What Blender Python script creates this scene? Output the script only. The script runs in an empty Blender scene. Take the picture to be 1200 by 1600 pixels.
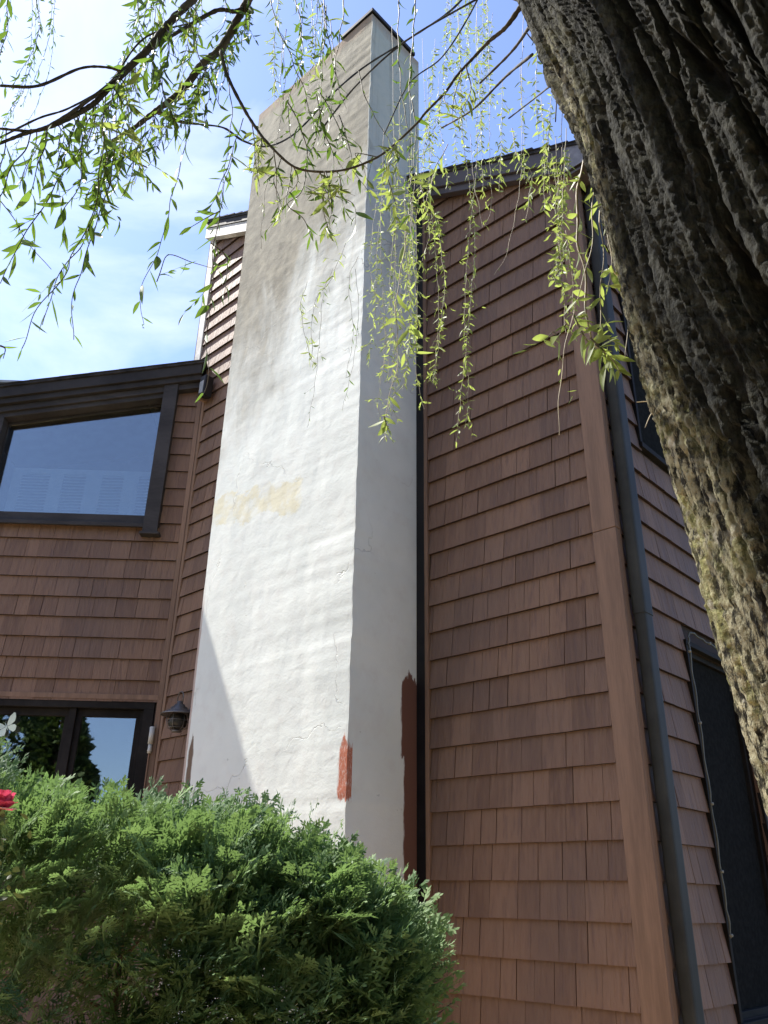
import bpy, bmesh, math, random
import numpy as np
from mathutils import Vector, Matrix
R = math.radians
random.seed(7); rng = np.random.default_rng(7)
sc = bpy.context.scene
COL = sc.collection

# ------------------------------------------------------------------ camera
F_PX = 1275.1; PITCH = R(25.194); ROLL = R(1.0108)
CAM = np.array([0.0, 0.0, 1.6])
_f = np.array([0, math.cos(PITCH), math.sin(PITCH)]); _u0 = np.array([0, -math.sin(PITCH), math.cos(PITCH)]); _r0 = np.array([1.0, 0, 0])
_r = math.cos(ROLL)*_r0 + math.sin(ROLL)*_u0; _u = -math.sin(ROLL)*_r0 + math.cos(ROLL)*_u0
cd = bpy.data.cameras.new('camera'); cam = bpy.data.objects.new('camera', cd); COL.objects.link(cam)
cam.matrix_world = Matrix(((_r[0], _u[0], -_f[0], CAM[0]), (_r[1], _u[1], -_f[1], CAM[1]), (_r[2], _u[2], -_f[2], CAM[2]), (0, 0, 0, 1)))
cd.sensor_fit = 'VERTICAL'; cd.sensor_height = 24.0; cd.lens = F_PX/1600*24.0
cd.clip_start = 0.05; cd.clip_end = 2000
sc.camera = cam

# ------------------------------------------------------------------ light
SUN_AZ = R(-59.5); SUN_EL = R(51.5)          # azimuth from +Y towards +X
SUN_E = 4.2; SKY_E = 0.115
EXPOSURE = 1.42
sv = Vector((math.sin(SUN_AZ)*math.cos(SUN_EL), math.cos(SUN_AZ)*math.cos(SUN_EL), math.sin(SUN_EL)))
sl = bpy.data.lights.new('sun', 'SUN'); sl.energy = SUN_E; sl.angle = R(0.5); sl.color = (1.0, 0.95, 0.87)
so = bpy.data.objects.new('sun', sl); COL.objects.link(so); so.rotation_euler = sv.to_track_quat('Z', 'Y').to_euler()
w = bpy.data.worlds.new('World'); sc.world = w; w.use_nodes = True
nt = w.node_tree; nt.nodes.clear()
wo = nt.nodes.new('ShaderNodeOutputWorld'); bg = nt.nodes.new('ShaderNodeBackground'); sky = nt.nodes.new('ShaderNodeTexSky')
sky.sky_type = 'NISHITA'; sky.sun_disc = False; sky.sun_elevation = SUN_EL; sky.sun_rotation = SUN_AZ
sky.air_density = 1.0; sky.dust_density = 0.7; sky.ozone_density = 2.5
tc = nt.nodes.new('ShaderNodeTexCoord'); mp = nt.nodes.new('ShaderNodeMapping'); mp.inputs['Scale'].default_value = (1.0, 1.0, 2.2)
n1 = nt.nodes.new('ShaderNodeTexNoise'); n1.inputs['Scale'].default_value = 2.1; n1.inputs['Detail'].default_value = 7; n1.inputs['Roughness'].default_value = 0.55; n1.inputs['Distortion'].default_value = 0.4
# thicker cloud to the west, clear blue to the east
sx = nt.nodes.new('ShaderNodeSeparateXYZ'); ma = nt.nodes.new('ShaderNodeMath'); ma.operation = 'MULTIPLY_ADD'; ma.inputs[1].default_value = -0.30; ma.inputs[2].default_value = 0.0
ad = nt.nodes.new('ShaderNodeMath'); ad.operation = 'ADD'
cr = nt.nodes.new('ShaderNodeValToRGB'); cr.color_ramp.elements[0].position = 0.60; cr.color_ramp.elements[1].position = 0.90
cr.color_ramp.elements[0].color = (0.09, 0.09, 0.09, 1); cr.color_ramp.elements[1].color = (1, 1, 1, 1)
tint = nt.nodes.new('ShaderNodeMix'); tint.data_type = 'RGBA'; tint.blend_type = 'MULTIPLY'; tint.inputs['Factor'].default_value = 1.0; tint.inputs['B'].default_value = (0.62, 0.72, 0.96, 1)
mx = nt.nodes.new('ShaderNodeMix'); mx.data_type = 'RGBA'; mx.inputs['B'].default_value = (4.4, 4.7, 5.9, 1)
L = nt.links.new
L(tc.outputs['Generated'], mp.inputs['Vector']); L(mp.outputs['Vector'], n1.inputs['Vector'])
L(tc.outputs['Generated'], sx.inputs['Vector']); L(sx.outputs['X'], ma.inputs[0]); L(ma.outputs[0], ad.inputs[0]); L(n1.outputs['Fac'], ad.inputs[1])
L(ad.outputs[0], cr.inputs['Fac']); L(cr.outputs['Color'], mx.inputs['Factor'])
L(sky.outputs['Color'], tint.inputs['A']); L(tint.outputs['Result'], mx.inputs['A']); L(mx.outputs['Result'], bg.inputs['Color']); L(bg.outputs[0], wo.inputs['Surface'])
bg.inputs['Strength'].default_value = SKY_E
sc.view_settings.view_transform = 'Standard'; sc.view_settings.look = 'None'; sc.view_settings.gamma = 1.0
sc.view_settings.exposure = EXPOSURE
sc.render.engine = 'CYCLES'
sc.cycles.max_bounces = 8; sc.cycles.transparent_max_bounces = 12

# ------------------------------------------------------------------ helpers
def tag(o, label=None, cat=None, group=None, kind=None):
    if label: o['label'] = label
    if cat: o['category'] = cat
    if group: o['group'] = group
    if kind: o['kind'] = kind
    return o
def empty(name, loc=(0, 0, 0), rz=0.0, **k):
    o = bpy.data.objects.new(name, None); COL.objects.link(o); o.location = loc; o.rotation_euler = (0, 0, rz)
    o.empty_display_size = 0.1
    return tag(o, **k)
def link_mesh(name, me, parent=None, **k):
    o = bpy.data.objects.new(name, me); COL.objects.link(o)
    if parent is not None: o.parent = parent
    return tag(o, **k)
class MB:
    def __init__(s, f=None): s.v = []; s.q = []; s.m = []; s.f = f or (lambda a, b, c: (a, b, c))
    def face(s, pts, mi=0, f=None):
        f = f or s.f; n = len(s.v)
        s.v += [tuple(f(*p)) for p in pts]; s.q.append(tuple(range(n, n+len(pts)))); s.m.append(mi)
    def raw(s, pts, faces, mi=0):
        n = len(s.v); s.v += [tuple(p) for p in pts]
        for q in faces: s.q.append(tuple(i+n for i in q)); s.m.append(mi)
    def box(s, a0, a1, b0, b1, c0, c1, mi=0, f=None):
        f = f or s.f
        p = [f(x, y, z) for z in (c0, c1) for y in (b0, b1) for x in (a0, a1)]
        s.raw(p, [(0, 2, 3, 1), (4, 5, 7, 6), (0, 1, 5, 4), (2, 6, 7, 3), (0, 4, 6, 2), (1, 3, 7, 5)], mi)
    def prism(s, poly, b0, b1, mi=0, f=None):      # poly in (a,c), extruded along b
        f = f or s.f; n = len(poly)
        p = [f(a, b0, c) for a, c in poly]+[f(a, b1, c) for a, c in poly]
        s.raw(p, [tuple(range(n)), tuple(range(2*n-1, n-1, -1))]+[(i, (i+1) % n, n+(i+1) % n, n+i) for i in range(n)], mi)
    def tube(s, pts, rad, n=6, mi=0, cap=True):
        pts = [Vector(p) for p in pts]; base = len(s.v); up = Vector((0.3, 0.2, 1)); k = len(pts)
        for i, p in enumerate(pts):
            t = (pts[min(i+1, k-1)]-pts[max(i-1, 0)]).normalized()
            a = t.cross(Vector((0.37, 0.9, 0.21)))
            if a.length < .05: a = t.cross(Vector((1, 0, 0)))
            a.normalize(); b = t.cross(a); r = rad[i] if hasattr(rad, '__len__') else rad
            s.v += [tuple(p+a*(math.cos(2*math.pi*j/n)*r)+b*(math.sin(2*math.pi*j/n)*r)) for j in range(n)]
        for i in range(k-1):
            for j in range(n):
                j2 = (j+1) % n
                s.q.append((base+i*n+j, base+i*n+j2, base+(i+1)*n+j2, base+(i+1)*n+j)); s.m.append(mi)
        if cap:
            s.q.append(tuple(base+j for j in range(n))); s.m.append(mi)
            s.q.append(tuple(base+(k-1)*n+j for j in range(n))); s.m.append(mi)
    def lathe(s, prof, c=(0, 0, 0), n=20, mi=0):
        base = len(s.v)
        for r, z in prof: s.v += [(c[0]+r*math.cos(2*math.pi*j/n), c[1]+r*math.sin(2*math.pi*j/n), c[2]+z) for j in range(n)]
        for i in range(len(prof)-1):
            for j in range(n):
                j2 = (j+1) % n; s.q.append((base+i*n+j, base+i*n+j2, base+(i+1)*n+j2, base+(i+1)*n+j)); s.m.append(mi)
    def build(s, name, mats, parent=None, smooth=False, fix=True, bevel=0, **k):
        me = bpy.data.meshes.new(name); me.from_pydata(s.v, [], s.q)
        for m in (mats if isinstance(mats, (list, tuple)) else [mats]): me.materials.append(m)
        me.polygons.foreach_set('material_index', s.m)
        if smooth: me.polygons.foreach_set('use_smooth', [True]*len(s.q))
        if fix:
            bm = bmesh.new(); bm.from_mesh(me); bmesh.ops.recalc_face_normals(bm, faces=bm.faces)
            if bevel: bmesh.ops.bevel(bm, geom=bm.edges[:], offset=bevel, segments=1, affect='EDGES', clamp_overlap=True)
            bm.to_mesh(me); bm.free()
        return link_mesh(name, me, parent, **k)
def np_mesh(name, v, faces, mats, mi=None, smooth=False):
    """faces: (n,4) or (n,3) int array"""
    me = bpy.data.meshes.new(name); nf, k = faces.shape
    me.vertices.add(len(v)); me.vertices.foreach_set('co', np.ascontiguousarray(v, dtype=np.float32).ravel())
    me.loops.add(nf*k); me.loops.foreach_set('vertex_index', faces.astype(np.int32).ravel())
    me.polygons.add(nf); me.polygons.foreach_set('loop_start', np.arange(0, nf*k, k, dtype=np.int32))
    me.polygons.foreach_set('loop_total', np.full(nf, k, dtype=np.int32))
    for m in mats: me.materials.append(m)
    if mi is not None: me.polygons.foreach_set('material_index', mi.astype(np.int32))
    if smooth: me.polygons.foreach_set('use_smooth', np.ones(nf, dtype=bool))
    me.update(calc_edges=True); me.validate()
    return me

# ------------------------------------------------------------------ materials
class M:
    """tiny node DSL: values are sockets or floats"""
    def __init__(s, name):
        s.mat = bpy.data.materials.new(name); s.mat.use_nodes = True; s.t = s.mat.node_tree
        s.bsdf = s.t.nodes['Principled BSDF']; s.out = s.t.nodes['Material Output']
    def n(s, typ, **k):
        o = s.t.nodes.new(typ)
        for a, b in k.items(): setattr(o, a, b)
        return o
    def put(s, sock, v):
        if hasattr(v, 'is_output'): s.t.links.new(v, sock)
        else:
            try: sock.default_value = v
            except Exception: sock.default_value = (*v, 1) if len(v) == 3 else v
    def math(s, op, a, b=0.0, c=0.0, clamp=False):
        o = s.n('ShaderNodeMath', operation=op, use_clamp=clamp)
        for i, x in enumerate((a, b, c)): s.put(o.inputs[i], x)
        return o.outputs[0]
    def coord(s, which='Object'): return s.n('ShaderNodeTexCoord').outputs[which]
    def xyz(s, v):
        o = s.n('ShaderNodeSeparateXYZ'); s.put(o.inputs[0], v); return o.outputs
    def map(s, v, scale=(1, 1, 1), loc=(0, 0, 0), rot=(0, 0, 0)):
        o = s.n('ShaderNodeMapping'); s.put(o.inputs['Vector'], v); o.inputs['Scale'].default_value = scale; o.inputs['Location'].default_value = loc; o.inputs['Rotation'].default_value = rot
        return o.outputs[0]
    def noise(s, v, scale, detail=4, rough=0.55, dist=0.0):
        o = s.n('ShaderNodeTexNoise'); s.put(o.inputs['Vector'], v); o.inputs['Scale'].default_value = scale
        o.inputs['Detail'].default_value = detail; o.inputs['Roughness'].default_value = rough; o.inputs['Distortion'].default_value = dist
        return o.outputs['Fac']
    def vor(s, v, scale, feat='F1', rand=1.0):
        o = s.n('ShaderNodeTexVoronoi', feature=feat); s.put(o.inputs['Vector'], v); o.inputs['Scale'].default_value = scale; o.inputs['Randomness'].default_value = rand
        return o.outputs['Distance']
    def step(s, v, a, b):      # smoothstep a..b -> 0..1
        o = s.n('ShaderNodeMapRange', interpolation_type='SMOOTHSTEP'); s.put(o.inputs['Value'], v)
        s.put(o.inputs['From Min'], a); s.put(o.inputs['From Max'], b); return o.outputs[0]
    def mix(s, f, a, b, mode='MIX'):
        o = s.n('ShaderNodeMix', data_type='RGBA', blend_type=mode)
        s.put(o.inputs['Factor'], f); s.put(o.inputs['A'], a); s.put(o.inputs['B'], b); return o.outputs['Result']
    def island(s): return s.n('ShaderNodeNewGeometry').outputs['Random Per Island']
    def bump(s, h, dist=0.01, strength=1.0, prev=None):
        o = s.n('ShaderNodeBump'); s.put(o.inputs['Height'], h); o.inputs['Distance'].default_value = dist; o.inputs['Strength'].default_value = strength
        if prev is not None: s.put(o.inputs['Normal'], prev)
        return o.outputs[0]
    def done(s, col, rough=0.7, nrm=None, spec=0.3, metal=0.0, **k):
        b = s.bsdf; s.put(b.inputs['Base Color'], col); s.put(b.inputs['Roughness'], rough); s.put(b.inputs['Specular IOR Level'], spec); s.put(b.inputs['Metallic'], metal)
        for a, v in k.items(): s.put(b.inputs[a], v)
        if nrm is not None: s.put(b.inputs['Normal'], nrm)
        return s.mat
def c4(r, g, b): return (r, g, b, 1.0)

def mat_shingle(name='shingle_stain', scale=1.0):
    m = M(name); co = m.coord(); isl = m.island()
    g = m.noise(m.map(co, (38, 38, 1.6)), 1.0, 5, 0.6)          # vertical wood grain
    g2 = m.noise(m.map(co, (110, 110, 3.5)), 1.0, 3, 0.6)
    big = m.noise(co, 1.3, 3, 0.5)
    c = m.mix(isl, c4(0.147*scale, 0.084*scale, 0.055*scale), c4(0.228*scale, 0.135*scale, 0.087*scale))
    c = m.mix(m.math('MULTIPLY', m.step(g, 0.42, 0.75), 0.45), c, c4(0.248*scale, 0.160*scale, 0.110*scale))
    c = m.mix(m.math('MULTIPLY', m.step(g, 0.5, 0.28), 0.5), c, c4(0.11*scale, 0.065*scale, 0.055*scale))
    c = m.mix(m.math('MULTIPLY', m.step(big, 0.40, 0.68), 0.40), c, c4(0.125*scale, 0.088*scale, 0.074*scale))
    n = m.bump(g, 0.011, 1.0); n = m.bump(g2, 0.003, 0.8, n)
    return m.done(c, m.math('MULTIPLY_ADD', g, 0.25, 0.55), n, 0.3)
def mat_plain(name, col, var=0.12, rough=0.6, bump=0.0015, sc_=18, spec=0.3, metal=0.0, stretch=(1, 1, 1)):
    m = M(name); co = m.map(m.coord(), stretch); a = m.noise(co, sc_, 5, 0.6); b = m.noise(co, sc_*0.13, 3, 0.5)
    lo = tuple(x*(1-var*2) for x in col); hi = tuple(min(1, x*(1+var*2)) for x in col)
    c = m.mix(m.step(m.math('ADD', m.math('MULTIPLY', a, 0.4), m.math('MULTIPLY', b, 0.6)), 0.35, 0.68), c4(*lo), c4(*hi))
    return m.done(c, m.math('MULTIPLY_ADD', a, 0.2, rough-0.1), m.bump(a, bump, 0.6), spec, metal)
SH = mat_shingle()
BUTT = mat_plain('shingle_butt_shade', (0.035, 0.020, 0.016), 0.2, 0.9, 0.001, 30)  # near-black undersides paint the course shadow onto the end grain
TRIM = mat_plain('brown_trim', (0.208, 0.128, 0.084), 0.10, 0.6, 0.001, 14, stretch=(9, 9, 0.7))
TRIM2 = mat_plain('rake_board', (0.062, 0.052, 0.055), 0.12, 0.5, 0.001, 10)
CHAR = mat_plain('charcoal_paint', (0.034, 0.031, 0.031), 0.14, 0.65, 0.0008, 12, 0.15)
CHAR2 = mat_plain('window_casing_paint', (0.046, 0.042, 0.042), 0.14, 0.65, 0.001, 14, 0.15, stretch=(1, 1, 3))
WDARK = mat_plain('dark_window_wood', (0.020, 0.018, 0.017), 0.2, 0.7, 0.001, 14, 0.1)
BLACK = mat_plain('black_flashing', (0.012, 0.011, 0.012), 0.2, 0.5, 0.0006, 12)
PALE = mat_plain('weathered_sunlit_paint', (0.52, 0.49, 0.45), 0.18, 0.65, 0.0015, 20)  # the pale tone also puts sunlight into the corner board
SPOUT = mat_plain('downspout_metal', (0.042, 0.044, 0.041), 0.16, 0.62, 0.0008, 8, 0.2)
ROOF = mat_plain('asphalt_shingle', (0.032, 0.031, 0.034), 0.3, 0.9, 0.004, 60)
BACK = mat_plain('sheathing', (0.05, 0.035, 0.03), 0.1, 0.9)
ROOM = mat_plain('interior_paint', (0.38, 0.37, 0.35), 0.1, 0.9)
SCREEN = mat_plain('insect_screen', (0.014, 0.014, 0.013), 0.15, 0.95, 0.0004, 300, 0.03)
CURT = mat_plain('white_shutter_paint', (0.62, 0.64, 0.66), 0.06, 0.6)
GALV = mat_plain('weathered_metal', (0.16, 0.15, 0.145), 0.22, 0.45, 0.001, 25, 0.5, 0.6)
PLAS = mat_plain('pale_plastic', (0.55, 0.54, 0.50), 0.06, 0.45)
CLIP2 = mat_plain('clip_plastic', (0.26, 0.26, 0.22), 0.1, 0.6)
CLIP = mat_plain('cable_sleeve', (0.12, 0.12, 0.095), 0.15, 0.5)

def mat_glass():
    m = M('window_glass'); t = m.t
    gl = m.n('ShaderNodeBsdfGlossy'); gl.inputs['Roughness'].default_value = 0.015; gl.inputs['Color'].default_value = (0.95, 0.92, 0.84, 1)
    tr = m.n('ShaderNodeBsdfTransparent'); tr.inputs['Color'].default_value = (0.78, 0.84, 0.86, 1)
    fr = m.n('ShaderNodeFresnel'); fr.inputs['IOR'].default_value = 1.55
    k = m.math('MULTIPLY_ADD', fr.outputs[0], 1.7, 0.15, clamp=True)
    nz = m.bump(m.noise(m.coord(), 1.4, 2, 0.5), 0.012, 0.12); m.put(gl.inputs['Normal'], nz)
    mxs = m.n('ShaderNodeMixShader'); m.put(mxs.inputs[0], k); m.put(mxs.inputs[1], tr.outputs[0]); m.put(mxs.inputs[2], gl.outputs[0])
    m.put(m.out.inputs['Surface'], mxs.outputs[0]); return m.mat
GLASS = mat_glass()

def mat_stucco():
    m = M('stucco'); co = m.coord(); X = m.xyz(co); x, y, z = X[0], X[1], X[2]     # x = -s, y = t in the house frame
    wa = m.noise(co, 2.2, 5, 0.55); wb = m.noise(co, 9, 5, 0.6); wc = m.noise(co, 60, 4, 0.7); wd = m.noise(m.map(co, (1, 1, 0.35)), 3.4, 6, 0.62, 0.6)
    base = m.mix(m.step(wa, 0.3, 0.7), c4(0.69, 0.72, 0.67), c4(0.76, 0.785, 0.73))
    base = m.mix(m.math('MULTIPLY', m.step(wb, 0.45, 0.75), 0.35), base, c4(0.62, 0.60, 0.55))
    # old weathering and painted tree shade: uncoated beige-grey upper part, darker towards top left
    h = m.math('ADD', z, m.math('MULTIPLY_ADD', x, -0.75, m.math('MULTIPLY_ADD', wd, 3.0, -3.2)))
    dirt_shade = m.step(h, 4.9, 7.2)
    dc = m.mix(m.step(wb, 0.35, 0.7), c4(0.165, 0.135, 0.085), c4(0.285, 0.245, 0.165))
    base = m.mix(m.math('MULTIPLY', dirt_shade, m.math('MULTIPLY_ADD', m.math('GREATER_THAN', x, -1.51), -0.35, 0.88)), base, dc)
    blot = m.math('MULTIPLY', m.step(m.noise(co, 5.5, 6, 0.65, 0.4), 0.55, 0.72), m.step(z, 5.2, 7.6))
    base = m.mix(m.math('MULTIPLY', blot, 0.5), base, c4(0.27, 0.25, 0.20))
    drip = m.math('MULTIPLY', m.step(m.noise(m.map(co, (9, 9, 0.35)), 1.6, 4, 0.6), 0.54, 0.68), m.step(m.math('MULTIPLY_ADD', wa, 1.5, z), 6.4, 9.2))
    base = m.mix(m.math('MULTIPLY', drip, 0.38), base, c4(0.20, 0.175, 0.135))
    warp = m.n('ShaderNodeVectorMath', operation='ADD'); m.put(warp.inputs[0], co); wn = m.n('ShaderNodeTexNoise'); wn.inputs['Scale'].default_value = 5.0; wn.inputs['Detail'].default_value = 5; m.put(wn.inputs['Vector'], co)
    sc2 = m.n('ShaderNodeVectorMath', operation='SCALE'); m.put(sc2.inputs[0], wn.outputs['Color']); sc2.inputs['Scale'].default_value = 0.35; m.put(warp.inputs[1], sc2.outputs[0])
    crk = m.math('SUBTRACT', 1.0, m.step(m.vor(warp.outputs[0], 0.85, 'DISTANCE_TO_EDGE'), 0.0, 0.0035))
    crk = m.math('MULTIPLY', crk, m.step(m.noise(co, 1.7, 3, 0.5), 0.5, 0.6))
    base = m.mix(m.math('MULTIPLY', crk, 0.28), base, c4(0.25, 0.23, 0.20))
    chip = m.step(m.noise(co, 15, 4, 0.6, 0.3), 0.735, 0.75)
    base = m.mix(m.math('MULTIPLY', chip, 0.45), base, c4(0.42, 0.39, 0.32))
    # soot and rusty lime line under the top edge
    e = m.math('MULTIPLY_ADD', wb, 0.22, z)
    base = m.mix(m.math('MULTIPLY', m.step(e, 8.98, 9.12), 0.55), base, c4(0.30, 0.19, 0.13))
    # yellowish old paint where the coating has come off
    s_ = m.math('MULTIPLY', x, -1.0)
    rel = m.math('ABSOLUTE', m.math('SUBTRACT', z, m.math('MULTIPLY_ADD', s_, 0.13, 3.98)))      # band round a sloping line
    wid = m.math('MULTIPLY_ADD', m.noise(m.map(co, (1, 1, 1.8)), 3.5, 6, 0.7), 0.44, -0.09)
    band = m.math('MULTIPLY', m.step(m.math('SUBTRACT', wid, rel), 0.0, 0.025), m.step(m.math('MULTIPLY_ADD', m.noise(co, 8, 5, 0.7), 0.3, s_), 2.19, 2.27))
    band = m.math('MULTIPLY', band, m.math('MULTIPLY_ADD', m.step(m.noise(co, 7.5, 4, 0.6), 0.36, 0.58), 0.8, 0.2))
    base = m.mix(m.math('MULTIPLY', band, 0.75), base, c4(0.68, 0.63, 0.43))
    # brown house paint brushed over the edges by someone cutting in
    j = m.math('MULTIPLY_ADD', m.noise(m.map(co, (1, 1, 0.25)), 22, 4, 0.7), 0.045, -0.022)
    jz = m.math('MULTIPLY_ADD', m.noise(m.map(co, (4, 4, 1)), 24, 3, 0.7), 0.11, -0.05)
    def brush(c_, lo, hi, zl, zh, cen, half):
        zz = m.math('ADD', z, jz)
        inz = m.math('MULTIPLY', m.step(zz, zl, zl+0.02), m.step(zz, zh, zh-0.02))
        d = m.math('ABSOLUTE', m.math('SUBTRACT', m.math('ADD', c_, j), cen))
        tap = m.math('MULTIPLY', m.step(m.math('SUBTRACT', zh, zz), 0.0, 0.14), half)
        return m.math('MULTIPLY', inz, m.step(m.math('SUBTRACT', tap, d), -0.004, 0.012))
    side = m.math('MULTIPLY', m.math('GREATER_THAN', x, -1.52), 1.0)
    b1 = m.math('MULTIPLY', brush(y, 0, 0, -1.0, 2.93, -0.045, 0.10), side)
    b1b = m.math('MULTIPLY', brush(y, 0, 0, 2.38, 2.97, -0.09, 0.085), side)
    base = m.mix(m.math('MAXIMUM', b1, b1b), base, c4(0.155, 0.075, 0.052))
    front = m.math('LESS_THAN', y, -0.6)
    b2 = m.math('MULTIPLY', brush(s_, 0, 0, 2.09, 2.50, 1.53, 0.045), front)
    brk = m.step(m.noise(m.map(co, (6, 6, 1)), 30, 4, 0.75), 0.34, 0.5)
    base = m.mix(m.math('MULTIPLY', b2, m.math('MULTIPLY_ADD', brk, 0.6, 0.4)), base, c4(0.45, 0.15, 0.085))
    b3 = m.math('MULTIPLY', brush(s_, 0, 0, -1.0, 2.66, 3.075, 0.034), front)
    base = m.mix(b3, base, c4(0.17, 0.12, 0.085))
    b4 = m.math('MULTIPLY', m.step(m.math('MULTIPLY_ADD', j, 0.6, s_), 3.118, 3.124), m.step(m.math('ADD', z, jz), 3.9, 3.3))
    base = m.mix(m.math('MULTIPLY', m.math('MULTIPLY', b4, front), 0.8), base, c4(0.40, 0.27, 0.22))
    smooth_side = m.math('MULTIPLY_ADD', m.math('GREATER_THAN', x, -1.51), -0.75, 1.0)
    wl = m.noise(m.map(co, (0.7, 0.7, 1.1), rot=(0, 0.5, 0)), 9, 5, 0.62, 0.8)
    n = m.bump(m.math('MULTIPLY', wl, smooth_side), 0.0045, 0.5)
    n = m.bump(m.math('MULTIPLY', wb, smooth_side), 0.0045, 0.55, n); n = m.bump(wc, 0.0018, 0.7, n); n = m.bump(m.math('MULTIPLY', m.math('MAXIMUM', chip, crk), -1.0), 0.004, 0.8, n)
    return m.done(base, 0.85, n, 0.2)
STUC = mat_stucco()

def mat_leaf(name, a, b, tcol, t=0.5, rough=0.42, hue=None, attr=None):
    m = M(name); isl = m.n('ShaderNodeAttribute', attribute_name=attr).outputs['Fac'] if attr else m.island(); c = m.mix(isl, c4(*a), c4(*b))
    if hue: c = m.mix(m.step(isl, 0.985, 0.99), c, c4(*hue))
    m.done(c, max(rough, .5), None, 0.22)
    tr = m.n('ShaderNodeBsdfTranslucent')
    tcol2 = m.mix(isl, c4(*tcol), c4(*[min(1, x*1.5) for x in tcol]))
    m.put(tr.inputs['Color'], tcol2); ms = m.n('ShaderNodeMixShader'); ms.inputs[0].default_value = t
    m.put(ms.inputs[1], m.bsdf.outputs[0]); m.put(ms.inputs[2], tr.outputs[0]); m.put(m.out.inputs['Surface'], ms.outputs[0]); return m.mat
WLEAF = mat_leaf('willow_leaf', (0.05, 0.10, 0.025), (0.13, 0.19, 0.05), (0.17, 0.29, 0.035), 0.33, 0.42)
WLEAF2 = mat_leaf('young_willow_leaf', (0.13, 0.18, 0.045), (0.23, 0.27, 0.09), (0.34, 0.42, 0.09), 0.42, 0.45)
CEDAR = mat_leaf('cedar_foliage', (0.042, 0.095, 0.042), (0.20, 0.29, 0.12), (0.20, 0.32, 0.09), 0.25, 0.6, (0.17, 0.11, 0.05), 'fan')
CONI = mat_leaf('conifer_foliage', (0.03, 0.06, 0.022), (0.06, 0.10, 0.03), (0.06, 0.1, 0.02), 0.2, 0.6)
TWIG = mat_plain('willow_twig', (0.10, 0.085, 0.05), 0.25, 0.6, 0.0004, 60)
TWIG2 = mat_plain('pale_willow_twig', (0.36, 0.31, 0.21), 0.2, 0.6, 0.0004, 60)
LIMB = mat_plain('limb_bark', (0.065, 0.060, 0.050), 0.3, 0.85, 0.004, 50)
STEM = mat_plain('cedar_wood', (0.11, 0.07, 0.045), 0.2, 0.9, 0.003, 60)
PETAL = mat_leaf('rose_petal', (0.50, 0.03, 0.09), (0.68, 0.10, 0.19), (0.6, 0.08, 0.15), 0.25, 0.5)
PETALP = mat_leaf('pale_petal', (0.75, 0.42, 0.40), (0.8, 0.5, 0.45), (0.8, 0.45, 0.4), 0.3, 0.5)
ROSEL = mat_leaf('rose_leaf', (0.06, 0.055, 0.03), (0.07, 0.10, 0.03), (0.06, 0.08, 0.02), 0.2, 0.45)

def mat_bark():
    m = M('willow_bark'); co = m.coord()
    at_ = m.n('ShaderNodeAttribute', attribute_name='ridge').outputs['Fac']; lit_rim = m.n('ShaderNodeAttribute', attribute_name='moss_lit_rim').outputs['Fac']
    f1 = m.noise(m.map(co, (1, 1, 0.42)), 62, 6, 0.72); f2 = m.noise(co, 130, 4, 0.7); mo = m.noise(co, 7, 5, 0.6); ms = m.noise(co, 34, 4, 0.65)
    c = m.mix(m.step(f1, 0.35, 0.65), c4(0.006, 0.007, 0.006), c4(0.019, 0.021, 0.019))
    c = m.mix(m.math('MULTIPLY', lit_rim, 0.9), c, m.mix(m.step(f1, 0.43, 0.57), c4(0.022, 0.02, 0.015), c4(0.42, 0.39, 0.26)))  # sunlight painted into the colour: pale bark on the lit rim, dark elsewhere
    c = m.mix(m.step(at_, 0.80, 0.30), c, c4(0.010, 0.009, 0.008))
    moss_lit_rim = m.math('MULTIPLY', m.step(mo, 0.42, 0.60), m.step(ms, 0.40, 0.56))
    c = m.mix(m.math('MULTIPLY', m.math('MULTIPLY', moss_lit_rim, lit_rim), 0.9), c, m.mix(m.step(f2, 0.3, 0.7), c4(0.12, 0.13, 0.04), c4(0.36, 0.34, 0.15)))
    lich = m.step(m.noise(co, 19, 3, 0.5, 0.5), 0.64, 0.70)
    c = m.mix(m.math('MULTIPLY', m.math('MULTIPLY', lich, lit_rim), 0.85), c, c4(0.40, 0.38, 0.31))
    n = m.bump(f1, 0.014, 1.0); n = m.bump(f2, 0.004, 0.9, n)
    return m.done(c, 0.9, n, 0.15)
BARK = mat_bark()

# ------------------------------------------------------------------ ground
def mat_ground():
    m = M('ground_cover'); co = m.coord(); a = m.noise(co, 3, 6, 0.6); b = m.noise(co, 40, 4, 0.7)
    c = m.mix(m.step(a, 0.35, 0.65), c4(0.09, 0.12, 0.04), c4(0.19, 0.18, 0.08))
    return m.done(c, 0.95, m.bump(b, 0.02, 0.7), 0.1)
mb = MB(); mb.face([(-400, -400, 0), (400, -400, 0), (400, 400, 0), (-400, 400, 0)])
mb.build('lawn', mat_ground(), fix=False, kind='structure')
def mat_bounce_patio():
    m = M('bounce_pavers'); co = m.coord(); br = m.n('ShaderNodeTexBrick'); m.put(br.inputs['Vector'], co)
    br.inputs['Scale'].default_value = 2.2; br.inputs['Mortar Size'].default_value = 0.012
    br.inputs['Color1'].default_value = (0.52, 0.34, 0.19, 1); br.inputs['Color2'].default_value = (0.60, 0.41, 0.24, 1); br.inputs['Mortar'].default_value = (0.42, 0.37, 0.29, 1)
    return m.done(br.outputs['Color'], 0.85, m.bump(br.outputs['Fac'], 0.004, -0.6), 0.2)
mb = MB(); mb.face([(-7, -4.0, 0.006), (7, -4.0, 0.006), (7, 4.3, 0.006), (1.36, 4.3, 0.006), (.2, 5.4, 0.006), (-.9, 6.4, 0.006), (-1.9, 7.3, 0.006), (-7, 7.1, 0.006)])
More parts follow.
